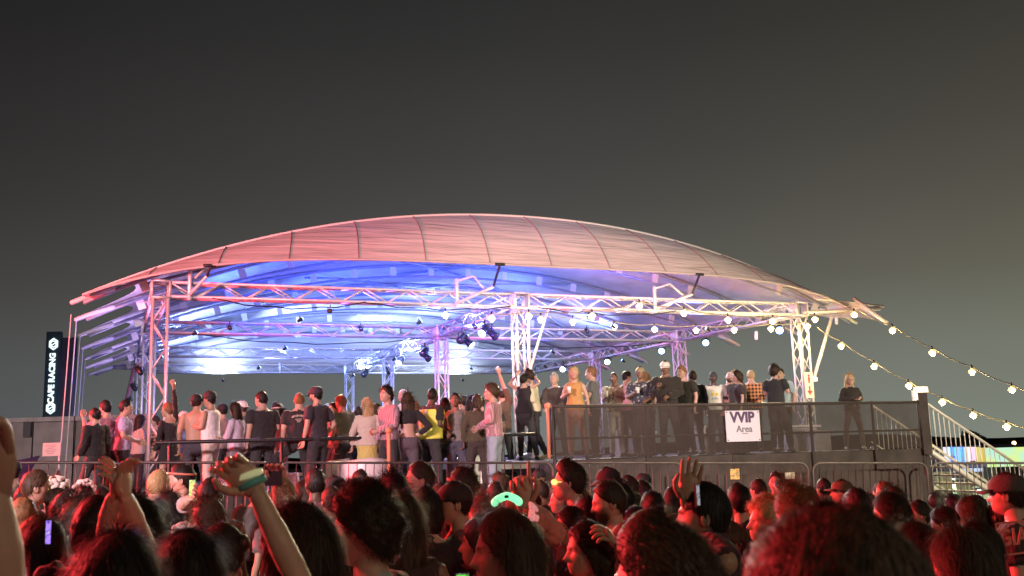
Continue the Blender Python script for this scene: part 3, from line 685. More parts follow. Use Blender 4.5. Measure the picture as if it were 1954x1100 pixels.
lamp('floodlight_beam', 'POINT', P(1775, 918, 29.5), (0, 0, 0), 420, (.85, 1, .75), .12)
# counters and crates under the stairs
cm = mat('pale_counter', (.42, .5, .38), .6, 0, .2, 5)
for n_, (px0, px1, py, Y, lab) in enumerate(((1775, 1812, 903, 28, 'pale counter left under the stairs'), (1815, 1850, 915, 29, 'pale counter in the middle under the stairs'), (1840, 1900, 930, 31, 'long pale counter right under the stairs'))):
    a, b = P(px0, py, Y), P(px1, py, Y); t = thing('counter', lab, 'counter', 'pale counters under the stairs')
    obj('top', MB().box(((a.x+b.x)/2, Y, a.z), (b.x-a.x, .5, .04)), cm, t, False); obj('front', MB().box(((a.x+b.x)/2, Y, a.z/2-.1), (b.x-a.x-.06, .4, a.z)), cm, t, False)
# trees at the horizon
LEAF = mat('dark_leaves', (.05, .06, .025), .8, 0, .4, 3); BARK = mat('bark', (.06, .045, .03), .9)
def tree(px, top, base, Y, wd, lab):
    a = P(px, base, Y); z1 = P(px, top, Y).z; h = z1; t = thing('tree', lab, 'tree', 'dark trees on the horizon at the right', loc=(a.x, Y, 0))
    R_ = np.random.default_rng(int(px)); obj('trunk', MB().tube([(0, 0, 0), (.1, 0, h*.4), (0, 0, h*.75)], [.28, .2, .1], 7), BARK, t)
    ww = wd*Y/F_PX; k = MB(); c = []
    for q in range(9):
        c.append((R_.uniform(-.42, .42)*ww, R_.uniform(-.3, .3)*ww, h*R_.uniform(.55, .9)))
    pts = []
    for q in range(1500):
        cc = np.array(c[q % 9]); d = R_.normal(size=3); d /= np.linalg.norm(d); p = cc+d*R_.uniform(.3, 1)**.5*np.array((ww*.24, ww*.24, h*.14))
        a1 = R_.normal(size=3); a1 /= np.linalg.norm(a1); a2 = np.cross(a1, R_.normal(size=3)); a2 /= np.linalg.norm(a2); s = R_.uniform(.1, .2)
        k.add([p-a1*s, p+a2*s*.6, p+a1*s, p-a2*s*.6], [(0, 1, 2, 3)])
    obj('crown', k, LEAF, t, False)
tree(1863, 822, 870, 120, 46, 'round topped dark tree above the end of the stair handrail')
tree(1795, 834, 870, 130, 60, 'low dark tree seen through the upper stair bars')
tree(1832, 838, 870, 128, 50, 'low dark tree between the stair bars and the round topped tree')
tree(1905, 838, 870, 126, 60, 'low dark tree left above the pale video screen')
tree(1950, 842, 870, 130, 60, 'lowest dark tree at the right edge above the video screen')
tree(1765, 838, 870, 131, 40, 'dark tree just right of the wrapped corner post')
ridge = sheet(lambda s, q: (-260+520*s, 210+q*6, (2.6+.8*math.sin(s*23)+.4*math.sin(s*71))*(1-q)), 120, 1)
tag(obj('hills', ridge, mat('far_hill', (.035, .04, .03), .9)), 'low dark ridge on the horizon', kind='structure')

# ------------------------------------------------------------ white lounge furniture
WV = mat('white_vinyl', (.78, .77, .78), .35, bump=.004, bscale=6); WT = mat('white_gloss', (.75, .75, .77), .25)
def tub_chair(px, py, Y, rz, lab, fz):
    a = P(px, py, Y); t = thing('tub_chair', lab, 'armchair', 'white tub chairs on the decks', loc=(a.x, a.y, fz)); t.rotation_euler.z = math.radians(rz)
    k = MB(); n = 20; V = []; prof = [(.0, .36), (.36, .37), (.62, .40), (.70, .37), (.66, .31), (.42, .29)]
    for z, r in prof:
        for q in range(n+1):
            an = -PI*.16+(PI*1.32)*q/n; V.append((r*math.cos(an), -r*math.sin(an)*.95, z*(1-.12*abs(q/n-.5)*2) if z > .5 else z))
    m1 = n+1; k.add(V, [(i*m1+j, i*m1+j+1, (i+1)*m1+j+1, (i+1)*m1+j) for i in range(len(prof)-1) for j in range(n)])
    obj('shell', k, WV, t); obj('seat', MB().rings([(0, 0, .08, .31, .30), (0, 0, .36, .32, .31), (0, 0, .42, .29, .28)], 20), WV, t)
def cube_table(px, py, Y, w_, h, lab, fz):
    a = P(px, py, Y); t = thing('side_table', lab, 'table', 'white cube tables on the decks', loc=(a.x, a.y, fz)); t.rotation_euler.z = math.radians(22)
    obj('top', MB().box((0, 0, h), (w_, w_, .05)), WT, t, False); obj('base', MB().box((0, 0, (h-.03)/2), (w_*.82, w_*.82, h-.03)), WT, t, False)
tub_chair(700, 860, 16.6, 20, 'white rounded tub chair turned away beside the low railing, middle of the lower deck', 1.25)
tub_chair(632, 860, 17.4, 60, 'white tub chair behind the man in the grey green shirt', 1.25)
tub_chair(1020, 850, 20.5, -20, 'white tub chair tinted blue behind the man in the cream jacket', 1.25)
tub_chair(905, 860, 17.8, 0, 'white tub chair between the woman in olive and the pink striped man', 1.25)
for px, Y, wd, h, lab, fz in ((545, 17.6, .5, .45, 'white cube table behind the man lifting his leg', 1.25), (448, 17.8, .5, .4, 'low white cube table behind the woman in the lilac sweater', 1.25), (665, 17.8, .35, .5, 'narrow white table left of the middle tub chair', 1.25), (1198, 22.2, .55, .72, 'white cube table behind the netting, left of the man in the white cap', 1.80), (1225, 21.6, .5, .5, 'second white cube table behind the netting', 1.80), (1520, 22.8, .8, .55, 'big white box table left of the right front column', 1.80), (1560, 22.2, .5, .42, 'pale box table in front of the right front column', 1.80), (925, 18.2, .5, .45, 'white cube table in front of the pink striped man', 1.25), (1345, 22.4, .4, .6, 'white cube table right of the man in the white cap', 1.80)):
    cube_table(px, 850, Y, wd, h, lab, fz)
# ------------------------------------------------------------ people: head, hands, body
def azel(nu, nv, warp=1.0):
    s = np.linspace(-1, 1, nu+1)[:-1]; az = np.sign(s)*np.abs(s)**warp*PI
    el = np.linspace(-PI/2, PI/2, nv+1); return az, el
def grid_faces(nu, nv):
    return [(i*nu+j, i*nu+(j+1) % nu, (i+1)*nu+(j+1) % nu, (i+1)*nu+j) for i in range(nv) for j in range(nu)]
A_, B_, C_ = .079, .102, .124
def base_head(AZ, NZ, CE):
    sx, sy = np.sin(AZ), np.cos(AZ); nx, ny = sx*CE, sy*CE
    low = np.clip(-NZ, 0, 1); x = A_*nx*(1-.22*low**1.6); y = B_*ny; z = C_*NZ
    back = np.clip(-sy, 0, 1); y = y*(1-.38*low*back)
    y = np.where((NZ > 0) & (sy < 0), y*1.06, y)
    y = y-.004*0
    return x, y, z
def gs(x, c, s): return np.exp(-((x-c)/s)**2)
def head_arrays(nu, nv, skin, hairc, rng, male=True, beard=0, wf=1.0):
    az, el = azel(nu, nv, 1.55); AZ, EL = np.meshgrid(az, el); NZ = np.sin(EL); CE = np.cos(EL)
    x, y, z = base_head(AZ, NZ, CE); x = x*wf
    a = np.abs(AZ); f = np.clip(np.cos(AZ), 0, 1)
    nose = np.where(NZ > -.24, np.clip((.14-NZ)/.38, 0, 1)**1.2, np.clip((NZ+.34)/.10, 0, 1))*.028
    y = y+nose*gs(AZ, 0, .17+.05*(NZ < -.1))
    y = y-.012*gs(a, .37, .17)*gs(NZ, .06, .10)+.004*gs(a, .37, .10)*gs(NZ, .05, .05)
    y = y+.006*gs(NZ, .2, .07)*(a < .7)*(1.3 if male else .6)
    y = y+.006*gs(AZ, 0, .26)*(gs(NZ, -.43, .045)+gs(NZ, -.53, .05))-.004*gs(NZ, -.48, .02)*gs(AZ, 0, .25)
    y = y+(.024 if male else .020)*gs(NZ, -.80, .20)*gs(AZ, 0, .75)
    y = y+.010*gs(NZ, -.55, .30)*gs(AZ, 0, .8)
    x = x+np.sign(AZ)*.006*gs(a, 1.0, .35)*gs(NZ, -.12, .2)+np.sign(AZ)*(.006 if male else .001)*gs(a, 1.2, .4)*gs(NZ, -.6, .2)
    V = np.c_[x.ravel(), y.ravel(), z.ravel()]
    col = np.ones(AZ.shape+(4,)); col[..., :3] = skin; sk = np.array(skin)
    def blend(mask, c):
        m_ = np.clip(mask, 0, 1)[..., None]; col[..., :3] = col[..., :3]*(1-m_)+np.array(c)*m_
    blend(gs(a, .55, .3)*gs(NZ, -.2, .2)*.25, sk*np.array((1.1, .7, .65)))
    blend(gs(AZ, 0, .24)*gs(NZ, -.48, .075)*.9, sk*np.array((.85, .45, .42)))
    blend(gs(a, .40, .24)*gs(NZ, .22, .05)*1.2, hairc)
    blend(gs(a, .37, .17)*gs(NZ, .07, .07)*.85, sk*.28)  # shade of the eye sockets put into the skin colour
    if nu > 40:
        blend(1.4*gs(a, .37, .12)*gs(NZ, .06, .035), (.6, .56, .52)); blend(1.5*gs(a, .37, .045)*gs(NZ, .062, .035), (.03, .02, .015))
    if beard: blend(beard*np.clip((.0-NZ)*2.2, 0, 1)*np.clip((1.45-a)*3, 0, 1)*(1-gs(AZ, 0, .23)*gs(NZ, -.48, .06))*(NZ < -.22+.1*a), np.array(hairc)*.9)
    return V, grid_faces(nu, nv), col.reshape(-1, 4)
def add_ears(V, Fc, col, skin, n=8, wf=1.0):
    for sx in (-1, 1):
        e_ = MB().ball((0, 0, 0), (.009, .019, .031), n, max(5, n-2)); v = e_.v[0]
        v = v+np.c_[np.abs(v[:, 1])*.5*sx, np.zeros(len(v)), np.zeros(len(v))]
        v = v+np.array((sx*.079*wf, -.006, -.008)); k = len(V); V = np.vstack([V, v]); Fc = Fc+[tuple(i+k for i in q) for q in e_.f]
        col = np.vstack([col, np.tile((*(np.array(skin)*.95), 1), (len(v), 1))])
    return V, Fc, col
HL_X = np.array([0, .45, .85, 1.2, 1.5, 1.85, 2.4, PI]); HL_Y = np.array([.66, .60, .38, .15, -.02, -.34, -.58, -.66])
def hair_noise(V, sc_, rng, amp):
    out = np.zeros(len(V))
    for k in range(4):
        w_ = rng.normal(size=(3, 3))*sc_*(1.7**k); ph = rng.uniform(0, 6, 3)
        out += (np.sin(V @ w_ + ph).prod(axis=1))*amp/(1.5**k)
    return out
def hair_shell(style, rng, nu=26, nv=20, wf=1.0):
    az, el = azel(nu, nv, 1.0); AZ, EL = np.meshgrid(az, el); NZ = np.sin(EL); CE = np.cos(EL)
    x, y, z = base_head(AZ, NZ, CE); x = x*wf; V = np.c_[x.ravel(), y.ravel(), z.ravel()]
    nrm = V/np.array((A_, B_, C_))**2; nrm /= np.linalg.norm(nrm, axis=1)[:, None]
    a = np.abs(AZ).ravel(); nz_ = NZ.ravel(); hl = np.interp(a, HL_X, HL_Y)
    long_ = style in ('long', 'wavy', 'bob', 'braid')
    if long_: hl = np.interp(a, [0, .5, .9, 1.25, 1.6, PI], [.66, .56, .25, -.08, -.6, -.95])
    m_ = np.clip((nz_-hl)/.10+.5, 0, 1); m_ = m_*m_*(3-2*m_)
    th = {'buzz': .003, 'short': .011, 'quiff': .016, 'curly': .034, 'afro': .055, 'long': .016, 'wavy': .022, 'bob': .02, 'bun': .010, 'braid': .012, 'cap': .004}[style]
    t = th*np.ones(len(V))
    if style in ('short', 'quiff'):
        t = t*(.55+.75*np.clip(nz_, 0, 1)); 
    if style == 'quiff': t = t+.030*np.clip(np.cos(AZ.ravel()), 0, 1)*np.clip(nz_-.45, 0, .5)/.5
    nn = {'curly': (60, .011), 'afro': (45, .007), 'wavy': (30, .006), 'buzz': (60, .0005)}.get(style, (48, .0055 if nu < 50 else .002))
    t = t+hair_noise(V, nn[0], rng, nn[1])*m_
    off = -.010*(1-m_)+m_*(.003+np.maximum(t, .001))
    V = V+nrm*off[:, None]
    return V, grid_faces(nu, nv), m_, nrm
def strands(V, nrm, m_, style, rng, n, width, L):
    idx = np.where(m_ > .6)[0]; r = rng.choice(idx, n); P0 = V[r]+rng.normal(size=(n, 3))*.004; Nn = nrm[r]
    crown = np.array((0, -.035, C_)); T = P0-crown; T -= (T*Nn).sum(1)[:, None]*Nn; T /= np.linalg.norm(T, axis=1)[:, None]+1e-6
    if style == 'quiff': T = T*.4+np.array((0, -1.0, .02))
    if style in ('long', 'wavy', 'bob', 'bun', 'braid', 'short', 'cap', 'buzz'):
        fr = np.clip((P0[:, 1]+.02)/.06, 0, 1)[:, None]; T = T*(1-fr)+fr*np.c_[np.sign(P0[:, 0])*.45, -np.ones(n)*.9, -np.ones(n)*.25]
        T -= (T*Nn).sum(1)[:, None]*Nn
    T = T+rng.normal(size=(n, 3))*(.2 if style in ('short', 'quiff', 'long', 'bob', 'bun') else .35)
    T /= np.linalg.norm(T, axis=1)[:, None]
    sg = 5; pts = [P0]; d = T+Nn*(.5 if style in ('curly', 'afro') else .10); d /= np.linalg.norm(d, axis=1)[:, None]
    Ls = L*rng.uniform(.5, 1.2, n)[:, None]
    if style in ('curly', 'afro', 'wavy'):
        ph = rng.uniform(0, 6, n)[:, None]; B = np.cross(Nn, T); R_ = .010 if style != 'wavy' else .008
        for k in range(1, sg+1):
            pts.append(P0+d*Ls*k/sg+(Nn*np.cos(ph+k*1.7)+B*np.sin(ph+k*1.7))*R_)
    else:
        g_ = np.array((0, 0, -1.0))
        for k in range(1, sg+1):
            d = d+g_*.22-Nn*.06; d /= np.linalg.norm(d, axis=1)[:, None]; pts.append(pts[-1]+d*Ls/sg)
    side = np.cross(T, Nn); side /= np.linalg.norm(side, axis=1)[:, None]+1e-6
    VV = []
    for k, p in enumerate(pts):
        w_ = width*(1-k/(sg+.6)); VV += [p-side*w_, p+side*w_]
    VV = np.stack(VV, 1).reshape(-1, 3); q = 2*(sg+1)
    Fc = [(i*q+2*k, i*q+2*k+1, i*q+2*k+3, i*q+2*k+2) for i in range(n) for k in range(sg)]
    return VV, Fc
def hair_mesh(style, rng, near, wf=1.0, back=1.0):
    mb = MB(); nu, nv = (56, 40) if near > 1 else (28, 20)
    V, Fc, m_, nrm = hair_shell(style, rng, nu, nv, wf); mb.add(V, Fc)
    L = .0
    if style in ('long', 'wavy', 'braid', 'bob'):
        L = {'long': .30, 'wavy': .26, 'bob': .08, 'braid': .06}[style]; R_ = []
        n = 30 if near > 1 else 16
        for q in range(9):
            s = q/8; zz = .05-(L+.05+.05)*s
            R_.append((0, -.030-.035*min(1, s*2.2), zz, (.076+.026*math.sin(s*2.6)+(.012 if style == 'wavy' else 0))*wf*(1-.35*s**3), .072-.030*s))
        k = MB().rings(R_, n, 2.3); v = k.v[0]; v = v+np.c_[hair_noise(v, 38, rng, .007), hair_noise(v, 38, rng, .007), hair_noise(v, 20, rng, .010)]
        # streaks: pleats running down the curtain
        an = np.arctan2(v[:, 1]+.05, v[:, 0]); pl = .004*np.sin(an*17)+.003*np.sin(an*31+v[:, 2]*9)
        v[:, 0] += np.cos(an)*pl; v[:, 1] += np.sin(an)*pl; mb.add(v, k.f)
    if style == 'bun': mb.ball((0, -.105, .045), (.04, .036, .04), 12, 9)
    if style == 'braid': mb.tube([(0, -.10, .0), (.01, -.12, -.08), (0, -.11, -.16), (.01, -.10, -.26), (0, -.10, -.36)], [.035, .03, .034, .026, .015], 10)
    if near or style != 'buzz':
        ns = {0: 260, 1: 800, 2: 2600, 3: 5200}[near]; Ls = {'buzz': .008, 'short': .028, 'quiff': .04, 'curly': .035, 'afro': .03, 'long': .15, 'wavy': .13, 'bob': .09, 'bun': .03, 'braid': .05, 'cap': .02}[style]
        v, f = strands(V, nrm, m_, style, rng, ns, (.0035, .0022, .0011, .0010)[near], Ls); mb.add(v, f)
        if L > .1:
            kv = k.v[0]; sel = kv[(kv[:, 2] < .02)]; kn = sel-np.array((0, -.05, 0))*1; kn[:, 2] = 0; kn /= np.linalg.norm(kn, axis=1)[:, None]+1e-6
            v, f = strands(sel, kn, np.ones(len(sel)), style, rng, ns//2, (.0035, .0022, .0013, .0011)[near], .12); mb.add(v, f)
    return mb
def hand(mb, wrist, d, nrm, sc_=1.0, curl=.35, n=6, thumb=1, point=False):
    """palm, four unequal bent fingers and a thumb that leaves the side of the palm"""
    d = np.array(d, float); d /= np.linalg.norm(d); nrm = np.array(nrm, float); nrm -= (nrm @ d)*d; nrm /= np.linalg.norm(nrm)+1e-9; sd = np.cross(d, nrm)*thumb
    w_ = np.array(wrist, float); mb.tube([w_-d*.01*sc_, w_+d*.02*sc_, w_+d*.055*sc_, w_+d*.088*sc_], [.026*sc_, .034*sc_, .042*sc_, .040*sc_], max(8, n), flat=.38, up=nrm)
    for k, (o_, l_) in enumerate(((.030, .070), (.010, .080), (-.011, .075), (-.031, .058))):
        c_ = curl*(1+.15*k) if not (point and k == 0) else .02
        if point and k > 0: c_ = 1.45
        p = w_+(d*.088+sd*o_)*sc_; pts = [p-d*.015*sc_]; a = 0; spread = (.10-.07*k)
        for q, fr in enumerate((.45, .32, .23)):
            a += c_*(.7, 1, .8)[q]; dd = (d*math.cos(a)-nrm*math.sin(a))+sd*spread*.8; pts.append(pts[-1]+dd*(l_*fr+(.015 if q == 0 else 0))*sc_)
        mb.tube(pts, [.0095*sc_, .009*sc_, .0082*sc_, .0068*sc_], n)
    p = w_+(d*.022+sd*.028)*sc_; dd = d*.72+sd*.62-nrm*.25
    mb.tube([p, p+dd*.036*sc_, p+dd*.036*sc_+(d*.9+sd*.25-nrm*.35)*.032*sc_, p+dd*.036*sc_+(d*.95-nrm*.45)*.055*sc_], [.014*sc_, .012*sc_, .010*sc_, .0075*sc_], n)
ARM = {'down': ((.245, -.03, 1.17), (.26, .06, .93)), 'pocket': ((.29, -.08, 1.19), (.19, .07, 1.0)), 'drink': ((.25, .01, 1.18), (.12, .29, 1.26)),
       'front': ((.24, .0, 1.17), (.06, .25, 1.08)), 'hip': ((.36, -.06, 1.20), (.19, .03, 1.04)), 'up': ((.27, .08, 1.68), (.22, .13, 1.94)), 'phone': ((.23, .22, 1.27), (.09, .38, 1.5)),
       'crossed': ((.25, .02, 1.17), (-.06, .23, 1.17)), 'rail': ((.24, .12, 1.2), (.14, .34, 1.05)), 'raised': ((.33, .10, 1.55), (.17, .24, 1.76)), 'sip': ((.25, .14, 1.25), (.06, .20, 1.50)), 'clap': ((.26, .16, 1.3), (.03, .33, 1.48))}
LEG = {'relax': (((.10, .01, .49), (.11, -.02, .08)), ((-.15, .10, .50), (-.20, .08, .08))), 'relax2': (((.15, .10, .50), (.21, .10, .08)), ((-.09, .0, .49), (-.10, -.02, .08))),
       'stand': (((.10, .02, .49), (.115, 0, .08)), ((-.10, .02, .49), (-.115, 0, .08))), 'wide': (((.15, .03, .49), (.20, 0, .08)), ((-.15, .03, .49), (-.20, 0, .08))),
       'step': (((.10, .0, .49), (.11, -.16, .10)), ((-.11, .26, .60), (-.12, .20, .18))), 'kneeup': (((.12, .0, .49), (.13, -.02, .08)), ((-.36, .20, .74), (-.30, .16, .30))), 'walk': (((.10, .1, .5), (.10, .16, .09)), ((-.10, -.04, .49), (-.10, -.22, .10)))}
JOBS = []
def garment(rough, color, pattern, name):
    key = 'cloth_%s_%s' % (pattern or 'plain', '_'.join('%02d' % int(c*99) for c in color))
    if key in _mc: return _mc[key]
    m, n, b = new_mat(key); b.inputs['Roughness'].default_value = rough; b.inputs['Base Color'].default_value = (*color, 1)
    b.inputs['Sheen Weight'].default_value = .15
    c = n.nodes.new('ShaderNodeTexCoord'); mp = n.nodes.new('ShaderNodeMapping'); mp.inputs['Scale'].default_value = (1, 1, .45); n.links.new(c.outputs['Object'], mp.inputs[0])
    t = n.nodes.new('ShaderNodeTexNoise'); t.inputs['Scale'].default_value = 13; t.inputs['Detail'].default_value = 3; t.inputs['Distortion'].default_value = 1.1; n.links.new(mp.outputs[0], t.inputs['Vector'])
    bp = n.nodes.new('ShaderNodeBump'); bp.inputs['Distance'].default_value = .030; bp.inputs['Strength'].default_value = .8; n.links.new(t.outputs[0], bp.inputs['Height']); n.links.new(bp.outputs[0], b.inputs['Normal'])
    def ramp(src, c0, c1, p0, p1):
        r = n.nodes.new('ShaderNodeValToRGB'); n.links.new(src, r.inputs[0]); r.color_ramp.elements[0].position = p0; r.color_ramp.elements[1].position = p1
        r.color_ramp.elements[0].color = (*c0, 1); r.color_ramp.elements[1].color = (*c1, 1); return r.outputs[0]
    if pattern == 'floral':
        v = n.nodes.new('ShaderNodeTexVoronoi'); v.inputs['Scale'].default_value = 16; n.links.new(c.outputs['Object'], v.inputs['Vector'])
        n.links.new(ramp(v.outputs['Distance'], (.45, .45, .42), color, .22, .42), b.inputs['Base Color'])
    elif pattern == 'stripe':
        wv = n.nodes.new('ShaderNodeTexWave'); wv.inputs['Scale'].default_value = 9; wv.inputs['Distortion'].default_value = .4; n.links.new(c.outputs['Object'], wv.inputs['Vector'])
        n.links.new(ramp(wv.outputs['Color'], tuple(x*.55 for x in color), color, .4, .6), b.inputs['Base Color'])
    elif pattern == 'plaid':
        w1 = n.nodes.new('ShaderNodeTexWave'); w1.inputs['Scale'].default_value = 4.2; w2 = n.nodes.new('ShaderNodeTexWave'); w2.inputs['Scale'].default_value = 4.2; w2.bands_direction = 'Z'
        for q in (w1, w2): n.links.new(c.outputs['Object'], q.inputs['Vector']); q.inputs['Distortion'].default_value = .5
        ad = n.nodes.new('ShaderNodeMath'); ad.operation = 'ADD'; n.links.new(w1.outputs['Fac'], ad.inputs[0]); n.links.new(w2.outputs['Fac'], ad.inputs[1])
        mm = n.nodes.new('ShaderNodeMath'); mm.operation = 'MULTIPLY'; mm.inputs[1].default_value = .5; n.links.new(ad.outputs[0], mm.inputs[0])
        o_ = ramp(mm.outputs[0], (.06, .03, .025), color, .32, .6); n.links.new(o_, b.inputs['Base Color'])
    elif pattern == 'mottle':
        t2 = n.nodes.new('ShaderNodeTexNoise'); t2.inputs['Scale'].default_value = 26; n.links.new(c.outputs['Object'], t2.inputs['Vector'])
        n.links.new(ramp(t2.outputs[0], tuple(x*.35 for x in color), color, .42, .56), b.inputs['Base Color'])
    _mc[key] = m; return m
SKINM = vcol_mat('skin', .5, .0)
def hair_mat(c):
    key = 'hair_%02d%02d%02d' % tuple(int(x*99) for x in c)
    if key in _mc: return _mc[key]
    m, n, b = new_mat(key); b.inputs['Roughness'].default_value = .55; b.inputs['Specular IOR Level'].default_value = .3
    cc = n.nodes.new('ShaderNodeTexCoord'); mp = n.nodes.new('ShaderNodeMapping'); mp.inputs['Scale'].default_value = (1, 1, .12); n.links.new(cc.outputs['Object'], mp.inputs[0])
    t = n.nodes.new('ShaderNodeTexNoise'); t.inputs['Scale'].default_value = 120; t.inputs['Detail'].default_value = 3; n.links.new(mp.outputs[0], t.inputs['Vector'])
    r = n.nodes.new('ShaderNodeValToRGB'); n.links.new(t.outputs[0], r.inputs[0]); r.color_ramp.elements[0].position = .3; r.color_ramp.elements[1].position = .7
    r.color_ramp.elements[0].color = (*[x*.55 for x in c], 1); r.color_ramp.elements[1].color = (*[min(1, x*1.5) for x in c], 1); n.links.new(r.outputs[0], b.inputs['Base Color'])
    bp = n.nodes.new('ShaderNodeBump'); bp.inputs['Distance'].default_value = .004; n.links.new(t.outputs[0], bp.inputs['Height']); n.links.new(bp.outputs[0], b.inputs['Normal'])
    _mc[key] = m; return m
SK = {'p': (.50, .32, .245), 't': (.40, .25, .17), 'b': (.22, .12, .075), 'd': (.09, .05, .035)}
HC = {'k': (.012, .010, .009), 'n': (.028, .017, .011), 'm': (.055, .033, .019), 'g': (.20, .10, .045), 'y': (.42, .30, .15), 'w': (.35, .33, .31)}
def person(px, top, H, floor, yaw, label, group, hair='short', hc='n', skin='p', shirt=((.1, .1, .1), None), sleeve='short', pants=(.03, .03, .035), legs='stand',
           arms=('down', 'down'), hat=None, female=False, Y=None, near=0, beard=0, lean=0, tilt=0, turn=0, dress=0, extras=(), stout=1.0, wf=1.0, vox=.023, pantype='long', hands=None, shoes=(.03, .03, .03)):
    if Y is None: Y = depth_at(px, top, floor+H); Y = min(max(Y, 16.5), 34)
    b = P(px, top, Y); z0 = floor
    if floor is None: z0 = b.z-H
    s = H/1.765
    # the crown of the head, not the feet, stands at (px, top)
    R = Matrix.Rotation(math.radians(yaw), 4, 'Z')
    mw = Matrix.Translation((b.x, b.y, z0)) @ R @ Matrix.Scale(s, 4)
    loc_ = R.inverted() @ Vector((0, 0, 0))
    t = bpy.data.objects.new('person', None); C.objects.link(t); t.empty_display_size = .2
    t.location = (b.x, b.y, z0); t.rotation_euler.z = math.radians(yaw); t.scale = (s, s, s); tag(t, label, 'person', group)
    inv = mw.inverted()
    rng = np.random.default_rng(abs(hash((round(px), round(top)))) % 2**31)
    if not turn: turn = float(rng.uniform(-18, 18))
    if not tilt: tilt = float(rng.uniform(-10, 6))
    if not lean: lean = float(rng.uniform(0, 5))
    if legs == 'stand': legs = ('stand', 'wide', 'relax', 'relax2')[rng.integers(4)]
    sw, hw, ww = (.158, .178, .130) if female else (.188, .166, .156); st_ = stout
    ly = math.tan(math.radians(lean))
    def LN(z): return ly*max(0, z-.95)
    tor = [(.84, hw*.9, .10, 0), (.93, hw, .115, -.01), (1.02, hw*.93, .105, -.005), (1.12, ww, .095, .0), (1.24, (ww+sw)/2*.97, .108, .008), (1.34, sw*.98, .115, .008), (1.41, sw*.95, .10, -.005), (1.455, sw*.74, .075, -.015), (1.49, .072, .058, -.015)]
    tor = [(z, rx*st_, ry*(st_**1.5)*(1.12 if female and 1.2 < z < 1.38 else 1), cy+LN(z)) for z, rx, ry, cy in tor]
    skin_c = SK[skin]; hair_c = HC[hc]
    hx, hy, hz = 0, .016+LN(1.64), 1.632
    shx = sw*.98*st_**.5
    armp = []
    for k, sg in ((0, 1), (1, -1)):
        a = arms[k]
        if isinstance(a, str): e_, w_ = ARM[a]; e_ = (e_[0]*sg, e_[1]+LN(e_[2])*.7, e_[2]); w_ = (w_[0]*sg, w_[1]+LN(w_[2])*.7, w_[2]); e_ = np.array(e_)+rng.normal(size=3)*.012; w_ = np.array(w_)+rng.normal(size=3)*.015
        else: e_, w_ = np.array(inv @ P(*a[0])), np.array(inv @ P(*a[1]))
        sh = np.array((sg*shx, LN(1.43)-.01, 1.425)); 
        if e_[2] > 1.5: sh = sh+np.array((-sg*.01, 0, .03))
        armp.append((sh, np.array(e_), np.array(w_), sg))
    legp = []
    for (kn, an), sg in zip(LEG[legs], (1, -1)): legp.append((np.array((sg*.085, 0, .90)), np.array(kn)+rng.normal(size=3)*.008, np.array(an)))
    # body under the clothes, one continuous surface
    bd = MB(); cl = .86 if shirt else 1.0
    bd.rings([(0, cy, z, rx*cl, ry*cl) for z, rx, ry, cy in tor], 18, 2.3)
    bd.tube([(0, LN(1.46)-.012, 1.44), (0, LN(1.52)-.006, 1.53), (0, hy-.012, 1.60)], [.068*st_, (.060 if not female else .050)*st_, .058], 12)
    for sh, e_, w_, sg in armp:
        ar = (.053 if not female else .042)*st_**.5
        bd.tube([sh, sh*.45+e_*.55, e_, e_*.55+w_*.45, w_], [ar*1.05, ar*.98, ar*.82, ar*.80, ar*.55], 10)
    sh_l = (.9 if pantype != 'long' and not dress else 1.0)
    lk = .85 if pantype == 'long' else 1.0
    for hp, kn, an in legp:
        bd.tube([hp, hp*.5+kn*.5, kn, kn*.6+an*.4, an], [.083*lk, .072*lk, .054*lk, .054*lk, .036], 10)
        if pantype != 'long' or True: bd.tube([an+np.array((0, -.03, -.03)), an+np.array((0, .13, -.045))], [.036, .028], 8)
    body = obj('body', bd, SKINM, t)
    nuv = {0: (44, 38), 1: (44, 38), 2: (64, 54), 3: (84, 72)}[near]
    hv, hf, hcx = head_arrays(*nuv, skin_c, hair_c, rng, not female, beard, wf); hv, hf, hcx = add_ears(hv, hf, hcx, skin_c, 6 if not near else 10, wf)
    HR = np.array(Matrix.Rotation(math.radians(turn), 3, 'Z') @ Matrix.Rotation(math.radians(tilt), 3, 'X'))
    HT = np.array((hx, hy, hz)); hv = hv @ HR.T + HT
    hm = MB()
    for i_, (sh, e_, w_, sg) in enumerate(armp):
        d = w_-e_; d /= np.linalg.norm(d); nn = np.array((sg*-1, 0, 0)) if w_[2] < 1.12 else np.array((0, 0, -1.0)) if w_[2] < 1.5 else np.array((0, -1, 0))
        if hands and hands[i_]:
            hh = hands[i_]; dl = np.array(inv @ P(*hh['to']))-w_; hand(hm, w_, dl, np.array(inv.to_3x3() @ Vector(hh.get('n', (0, -1, 0)))), hh.get('s', 1.0), hh.get('curl', .3), 8, hh.get('thumb', 1), hh.get('point', False))
        else: hand(hm, w_, d, nn, 1.0, .45 if not isinstance(arms[i_], str) else .6, 5 if not near else 8, 1 if sg > 0 else -1)
    JOBS.append((body, vox if near < 2 else .016, (hv, hf, hcx, hm), skin_c))
    def job(o, v=None): JOBS.append((o, v or (vox if near < 2 else .014), None, None))
    # clothes
    if shirt and not dress:
        m_ = garment(.85, shirt[0], shirt[1], 's'); sb = MB(); z_lo = .90 if sleeve != 'crop' else 1.14
        T2 = [q for q in tor if q[0] >= z_lo and q[0] < 1.48]
        T2 = [(z, rx+.010+(.014 if z < 1.15 else 0), ry+.013+(.012 if z < 1.15 else 0), cy) for z, rx, ry, cy in T2]
        sb.rings([(0, cy, z, rx, ry) for z, rx, ry, cy in T2], 18, 2.3)
        if sleeve != 'tank' and sleeve != 'strap': sb.tube([(0, LN(1.45)-.015, 1.43), (0, LN(1.45)-.012, 1.487)], [.085, .064], 12)
